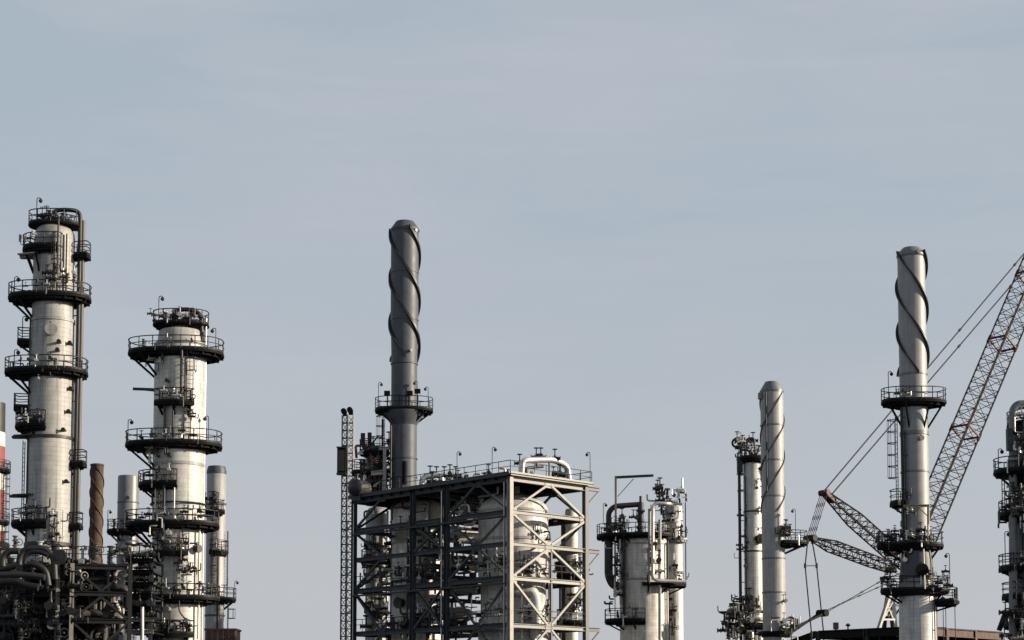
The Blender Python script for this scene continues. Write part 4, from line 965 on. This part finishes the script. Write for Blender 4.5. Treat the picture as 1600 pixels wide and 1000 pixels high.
# ================================================================== dark pipe structure at lower left
R0 = W(112, 940, 114); R0.z = 0
t = Thing('pipe_rack', 'dark crowded pipe rack at lower left with one pale corner column', 'pipe rack', R0)
zl = [Z(q, 114) for q in (885, 927, 970, 1015, 1060)]
EL = Vector((-.92, .39, 0)).normalized(); ER = Vector((.955, .30, 0)).normalized()
rr_ = [0, along(R0, ER, 203, 930)]; ll_ = [0, along(R0, EL, 90, 930), along(R0, EL, 34, 930), along(R0, EL, -30, 930)]
BK = Vector((-.39, .92, 0)) 
def rackp(a, side, b): return R0 + (ER if side else EL) * a + BK * b
for b in (0, 4.5, 9):
    for side, lst in ((1, rr_), (0, ll_[1:])):
        for a in lst:
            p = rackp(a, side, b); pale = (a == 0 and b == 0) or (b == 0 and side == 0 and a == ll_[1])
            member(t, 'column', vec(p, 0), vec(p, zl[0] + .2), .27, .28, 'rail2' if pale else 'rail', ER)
    for z in zl:
        member(t, 'beam', vec(rackp(.2, 1, b), z), vec(rackp(rr_[1] - .2, 1, b), z), .26, .3, 'rail')
        member(t, 'beam', vec(rackp(.2, 0, b), z - .01), vec(rackp(ll_[-1], 0, b), z - .01), .26, .3, 'rail')
    for k in range(4):
        A, B = rackp(.2, 1, b), rackp(rr_[1] - .2, 1, b); mid = (A + B) / 2
        for E in (A, B):
            a_, b_ = (vec(E, zl[k] - .2), vec(mid, zl[k + 1] + .2)) if k % 2 == 0 else (vec(mid, zl[k] - .2), vec(E, zl[k + 1] + .2))
            mb = MB(); mb.bar(a_ - BK * .03, b_ - BK * .03, .15, .16); t.part('brace', mb, 'rail')
for z, th_ in ((zl[0], .08), (zl[1], .08), (zl[2], .08), (zl[3], .08)):
    for side, L in ((1, rr_[1]), (0, ll_[-1])):
        E = ER if side else EL; cc = R0 + E * (L / 2) + BK * 4.8
        mb = MB()
        q = [R0 + E * x_ + BK * y_ for x_, y_ in ((-.2, .3), (L, .3), (L, 9.5), (-.2, 9.5))]
        mb.add([vec(v_, z + .18) for v_ in q] + [vec(v_, z + .25) for v_ in q], [(3, 2, 1, 0), (4, 5, 6, 7), (0, 1, 5, 4), (1, 2, 6, 5), (2, 3, 7, 6), (3, 0, 4, 7)])
        t.part('deck', mb, 'dark')
rnd = random.Random(12)
for side, L in ((1, rr_[1]), (0, ll_[-1])):
    E = ER if side else EL
    for z in zl[:4]:
        for k in range(9):
            y_ = .8 + k * .9; r_ = rnd.uniform(.12, .34)
            m = rnd.choice(('piped', 'piped', 'pipeb', 'piped', 'rail')); a = rnd.uniform(0, L * .4); b = rnd.uniform(L * .6, L)
            p, q = R0 + E * a + BK * y_, R0 + E * b + BK * y_; zq = z + .28 + r_
            if z == zl[0]: zq -= 1.2
            upipe(t, [vec(p, zq), vec(q, zq), vec(q, zq - rnd.uniform(.6, 1.8))], r_, m, n=10)
    for k in range(40):
        p = R0 + E * rnd.uniform(.3, L - .3) + BK * rnd.uniform(.5, 6); valve(t, vec(p, rnd.choice(zl[:4]) + rnd.uniform(.4, 1.9) - 2.4 * (rnd.random() < .3)), rnd.uniform(.7, 1.5), rnd.choice((0, 1, 2)), m=rnd.choice(('piped', 'piped', 'pipeb', 'rail', 'pipel')))
    for k in range(26):
        p = R0 + E * rnd.uniform(.3, L - .3) + BK * rnd.uniform(.4, 6); z = rnd.choice(zl[1:4]); 
        upipe(t, [vec(p, z), vec(p, z + rnd.uniform(1, 2.2)), vec(p + E * rnd.uniform(-1.5, 1.5), z + 2.2)], rnd.uniform(.06, .2), rnd.choice(('piped', 'pipeb', 'rail', 'pipel')), n=8)
railrun(t, [vec(R0 + EL * ll_[-1], zl[0] + .25), vec(R0, zl[0] + .25), vec(R0 + ER * rr_[1], zl[0] + .25)])
for side, L in ((1, rr_[1]), (0, ll_[-1])):      # dark sheets added behind the rack to stand in for its deep shade
    E = ER if side else EL; k = 0; x_ = 0.0
    while x_ < L - .2:
        w_ = min(1.2, L - x_); A = R0 + E * x_ + BK * (7.6 + .05 * (k % 2)); B = A + E * (w_ - .03)
        mb = MB(); mb.bar(vec(A, (zl[0] - 2) / 2) , vec(B, (zl[0] - 2) / 2), .05, zl[0] - 2 + 1.6); t.part('shade_sheet', mb, 'dark'); x_ += w_; k += 1
# fat bent headers in front of the tall column
for k, (pts, r_, m) in enumerate((
    (((-20, 893), (20, 885), (52, 880), (72, 890), (76, 915)), .2, 'piped'), (((30, 905), (30, 872), (38, 858), (70, 856), (84, 870), (86, 905)), .21, 'piped'),
    (((4, 885), (4, 870), (14, 861), (30, 861)), .22, 'piped'), (((-20, 911), (26, 909), (40, 915), (60, 918)), .24, 'rail'), (((38, 880), (42, 864), (62, 862), (75, 868)), .14, 'rail'), (((-20, 900), (30, 897), (70, 902)), .2, 'piped'))):
    upipe(t, [W(px, py, 112 - .7 * k) for px, py in pts], r_, m, 'header_pipe', n=16, bend=1.0)
p = W(95, 872, 111); mb = MB(); mb.tube(p, p + Vector((0, -.5, 0)), .38, 16); mb.tube(p + Vector((0, -.5, 0)), p + Vector((0, -.6, 0)), .5, 16); mb.tube(p + Vector((0, -.6, 0)), p + Vector((0, -.66, 0)), .2, 12); t.part('blind_flange', mb, 'piped')
for k in range(60):
    p = W(rnd.uniform(0, 130), rnd.uniform(868, 1000), 114 + rnd.uniform(-2, 3)); valve(t, p, rnd.uniform(.8, 1.5), rnd.choice((0, 1, 2)), m=rnd.choice(('piped', 'piped', 'rail')))
mb = MB(); mb.bar(W(2, 960, 112), W(28, 925, 112), .25, .25); t.part('brace', mb, 'dark')

# second rack, crowded bay at the foot of the second column
c = Column('valve_station', 'crowded stack of dark valves and pipes left of foot of second column', 'valve station', 220, 930, 121, 17)
zz = c.z
for px in (203, 236):
    for dy in (0, 3): mb = MB(); p = W(px, 900, c.D + dy); mb.hbeam((p.x, p.y, 0), (p.x, p.y, zz(872)), .25, .25, .04, (1, 0, 0)); c.th.part('column', mb, 'framed')
for k, py in enumerate((875, 893, 912, 930, 950, 968, 987)):
    a, b = W(196, py, c.D - .2), W(240, py, c.D - .2)
    mb = MB(); mb.hbeam(a, b, .3, .26); c.th.part('beam', mb, 'rail2' if py > 960 else 'dark')
    mb = MB(); mb.box((a + b) / 2 + Vector((0, 2.0, -.05)), ((b - a).length, 3.4, .08)); c.th.part('deck', mb, 'dark')
    for j in range(5):
        p = W(200 + j * 9, py - 7, c.D + rnd.uniform(-.4, 1)); valve(c.th, p, rnd.uniform(.8, 1.3), rnd.choice((0, 1)), m=rnd.choice(('piped', 'piped', 'framed', 'piped')))
    upipe(c.th, [W(194, py - 10, c.D + .6), W(242, py - 10, c.D + .6)], rnd.uniform(.1, .22), rnd.choice(('pipel', 'piped', 'pipeb')))
upipe(c.th, [W(222, 1000, c.D - .6), W(222, 948, c.D - .6)], .14, 'pipel')
upipe(c.th, [W(184, 866, c.D), W(205, 866, c.D), W(222, 862, c.D), W(238, 858, c.D)], .1, 'pipel'); upipe(c.th, [W(196, 850, c.D), W(236, 853, c.D)], .07, 'piped')

# ================================================================== crawler crane
HV = Vector((cos(RAD(38)), sin(RAD(38)), 0)); NV = Vector((-HV.y, HV.x, 0))
K0 = W(1418, 930, 188); K0.z = 0
t = Thing('crawler_crane', 'dark red lattice boom crane with masts and cables behind right stack', 'crane', K0)
def onp(px, py, off=0.0):
    """picture point on the crane's own working plane"""
    r_ = ray(px, py); o = Vector((0, 0, CAMZ)); k = ((K0 + NV * off - o).dot(NV)) / r_.dot(NV); return o + r_ * k
def lattice(name, p0, p1, w, h, ends=(1, 1), n=20, rc=.09, rl=.04, mc='craned', ml='craned', taper=.15, bands=()):
    d = (p1 - p0).normalized(); s_ = NV; u = s_.cross(d).normalized()
    root = None
    def f(q):
        k = 1.0
        if q < taper: k = ends[0] + (1 - ends[0]) * q / taper
        if q > 1 - taper: k = ends[1] + (1 - ends[1]) * (1 - q) / taper
        return k
    def pt(q, i, j): return p0 + (p1 - p0) * q + s_ * (i * w / 2 * f(q)) + u * (j * h / 2 * f(q))
    corners = ((-1, -1), (1, -1), (1, 1), (-1, 1)); objs = []
    for i, j in corners:
        mb = MB(); qs = [0, taper, 1 - taper, 1]
        for a, b in zip(qs[:-1], qs[1:]): mb.tube(pt(a, i, j), pt(b, i, j), rc, 6)
        objs.append(t.part(name + '_chord', mb, mc))
    for e in range(4):
        (i, j), (i2, j2) = corners[e], corners[(e + 1) % 4]; mb = MB()
        for k in range(n):
            a, b = k / n, (k + 1) / n
            mb.tube(pt(a, i, j), pt((a + b) / 2, i2, j2), rl, 4); mb.tube(pt((a + b) / 2, i2, j2), pt(b, i, j), rl, 4)
            if k % 2 == 0: mb.tube(pt(a, i, j), pt(a, i2, j2), rl, 4)
        t.part(name + '_lacing', mb, ml, objs[e])
    for q in bands:
        mb = MB()
        for e in range(4):
            (i, j), (i2, j2) = corners[e], corners[(e + 1) % 4]
            mb.bar(pt(q, i, j), pt(q, i2, j2), .16, .22); mb.tube(pt(q - .008, i, j), pt(q + .008, i, j), rc * 1.7, 6)
        t.part(name + '_joint', mb, 'crane')
    return pt
foot = onp(1388, 962); tip = onp(1650, 338)
bl_ = (tip - foot).length
lattice('boom', foot, tip, 2.35, 2.3, (.35, .4), 34, .10, .042, 'craned', 'craned', .09, (.43, .655, .83))
# second row of hoist lines inside the boom
for k in range(3):
    mb = MB(); mb.tube(foot + (tip - foot) * .05 + NV * (.2 * k - .2), tip + NV * (.2 * k - .2), .035, 5); t.part('hoist_rope', mb, 'cable')
m0 = onp(1440, 905); m1 = onp(1288, 770)
lattice('live_mast', m0, m1, 1.5, 1.2, (.6, .35), 14, .085, .045, 'craned', 'craned', .3, ())
mb = MB(); d = (m1 - m0).normalized(); mb.bar(m1 - d * 1.6, m1, .7, .55); mb.tube(m1 - NV * .6, m1 + NV * .6, .32, 12); t.part('mast_head', mb, 'crane')
g0 = onp(1395, 889); g1 = onp(1266, 841)
lattice('back_mast', g0, g1, 1.3, 1.0, (.8, .25), 12, .08, .042, 'craned', 'craned', .25, ())
mb = MB(); mb.tube(g1 - NV * .7, g1 + NV * .7, .35, 12); mb.bar(g1 - NV * .5, g1 + NV * .5, .7, .6); t.part('mast_head', mb, 'craned')
mb = MB(); q = onp(1432, 880); mb.box(q, (2.4, 1.6, 1.5)); t.part('luffing_winch', mb, 'crane')
mb = MB(); q = onp(1392, 862); mb.box(q, (1.2, .9, 1.0)); mb.tube(q - NV * .7, q + NV * .7, .45, 12); t.part('sheave_block', mb, 'crane')
def cable(a, b, r_=.05, name='cable', sag=0.0):
    n = 8 if sag else 1; pts = [a + (b - a) * (i / n) - Vector((0, 0, sag * 4 * (i / n) * (1 - i / n))) for i in range(n + 1)]
    mb = MB(); mb.sweep(pts, r_, 6)
    for q in (.27, .55, .8): c_ = a + (b - a) * q; e = (b - a).normalized(); mb.tube(c_ - e * .22, c_ + e * .22, r_ * 1.8, 6)
    t.part(name, mb, 'cable')
for off, a, b in ((-.5, (1287, 768), (1650, 337)), (.5, (1300, 772), (1640, 376))): cable(onp(*a, off), onp(*b, off), .075, 'pendant_line')
for k in range(5): cable(m1 + NV * (-.5 + .25 * k), g1 + NV * (-.5 + .25 * k), .035, 'luffing_rope')
mb = MB()
a1, a2, a3 = onp(1262, 846, -.5), onp(1258, 884, -.5), onp(1268, 990, -.5); b1, b2, b3 = onp(1269, 846, .5), onp(1276, 884, .5), onp(1287, 990, .5)
for pts in ((a1, a2, a3, vec(a3, 3)), (b1, b2, b3, vec(b3, 3))):
    mb = MB()
    for u_, v_ in zip(pts[:-1], pts[1:]): mb.tube(u_, v_, .07, 6)
    for u_ in pts[:3]: mb.tube(u_ - Vector((0, 0, .25)), u_ + Vector((0, 0, .25)), .13, 6)
    t.part('counterweight_pendant', mb, 'cable')
mb = MB(); mb.tube(a2, b2, .06, 6); t.part('spreader', mb, 'cable')
n1 = onp(1285, 958)
for off, a in ((-.4, (1205, 998)), (.4, (1205, 1010))):
    mb = MB(); mb.bar(onp(*a, off), n1 + NV * off, .14, .24); t.part('strut', mb, 'dark')
mb = MB(); mb.tube(n1 - NV * .6, n1 + NV * .6, .38, 12); t.part('sheave_block', mb, 'dark')
for off, py in ((-.4, 905), (.4, 915)): cable(n1 + NV * off, onp(1392, py - 6, off), .05, 'stay_line')
# gantry, superstructure, counterweight and tracks
for off in (-1.2, 1.2):
    mb = MB(); mb.bar(onp(1372, 985, off), onp(1392, 925, off), .35, .3); mb.bar(onp(1400, 985, off), onp(1394, 925, off), .35, .3); mb.bar(onp(1378, 968, off), onp(1398, 968, off), .25, .2); mb.bar(onp(1376, 974, off), onp(1395, 940, off), .15, .15); mb.bar(onp(1398, 974, off), onp(1386, 945, off), .15, .15); t.part('gantry', mb, 'cranel')
Mh = Matrix(((HV.x, NV.x, 0), (HV.y, NV.y, 0), (0, 0, 1)))
f0 = Vector((foot.x, foot.y, 0)); zf = Z(1012, foot.y)
mb = MB(); mb.bar(vec(f0, zf - .4) - NV * .9, foot - NV * .45, .4, .5); mb.bar(vec(f0, zf - .4) + NV * .9, foot + NV * .45, .4, .5); t.part('boom_foot', mb, 'craned')
mb = MB(); mb.box(vec(f0 - HV * 2.5, zf * .5 + 1.2), (9, 3.2, zf - 2.6), Mh); t.part('superstructure', mb, 'crane')
mb = MB(); mb.box(vec(f0 + HV * 1.2 - NV * 2.6, zf - 1.8), (2.2, 1.8, 2.4), Mh); cab = t.part('cab', mb, 'crane')
mb = MB(); mb.box(vec(f0 + HV * 2.33 - NV * 2.6, zf - 1.5), (.06, 1.5, 1.4), Mh); t.part('window', mb, 'glass', cab)
mb = MB(); mb.box(vec(f0 - HV * 8.2, 5), (2.2, 4.4, 3.2), Mh); t.part('counterweight', mb, 'framed')
for s_ in (-1, 1):
    mb = MB(); mb.box(vec(f0 - HV * 2.5 + NV * 3.2 * s_, .9), (10, 1.3, 1.7), Mh)
    for e in (-1, 1): mb.tube(vec(f0 - HV * 2.5 + HV * 5 * e + NV * (3.2 * s_ - .65), .9), vec(f0 - HV * 2.5 + HV * 5 * e + NV * (3.2 * s_ + .65), .9), .85, 14)
    t.part('track', mb, 'dark')
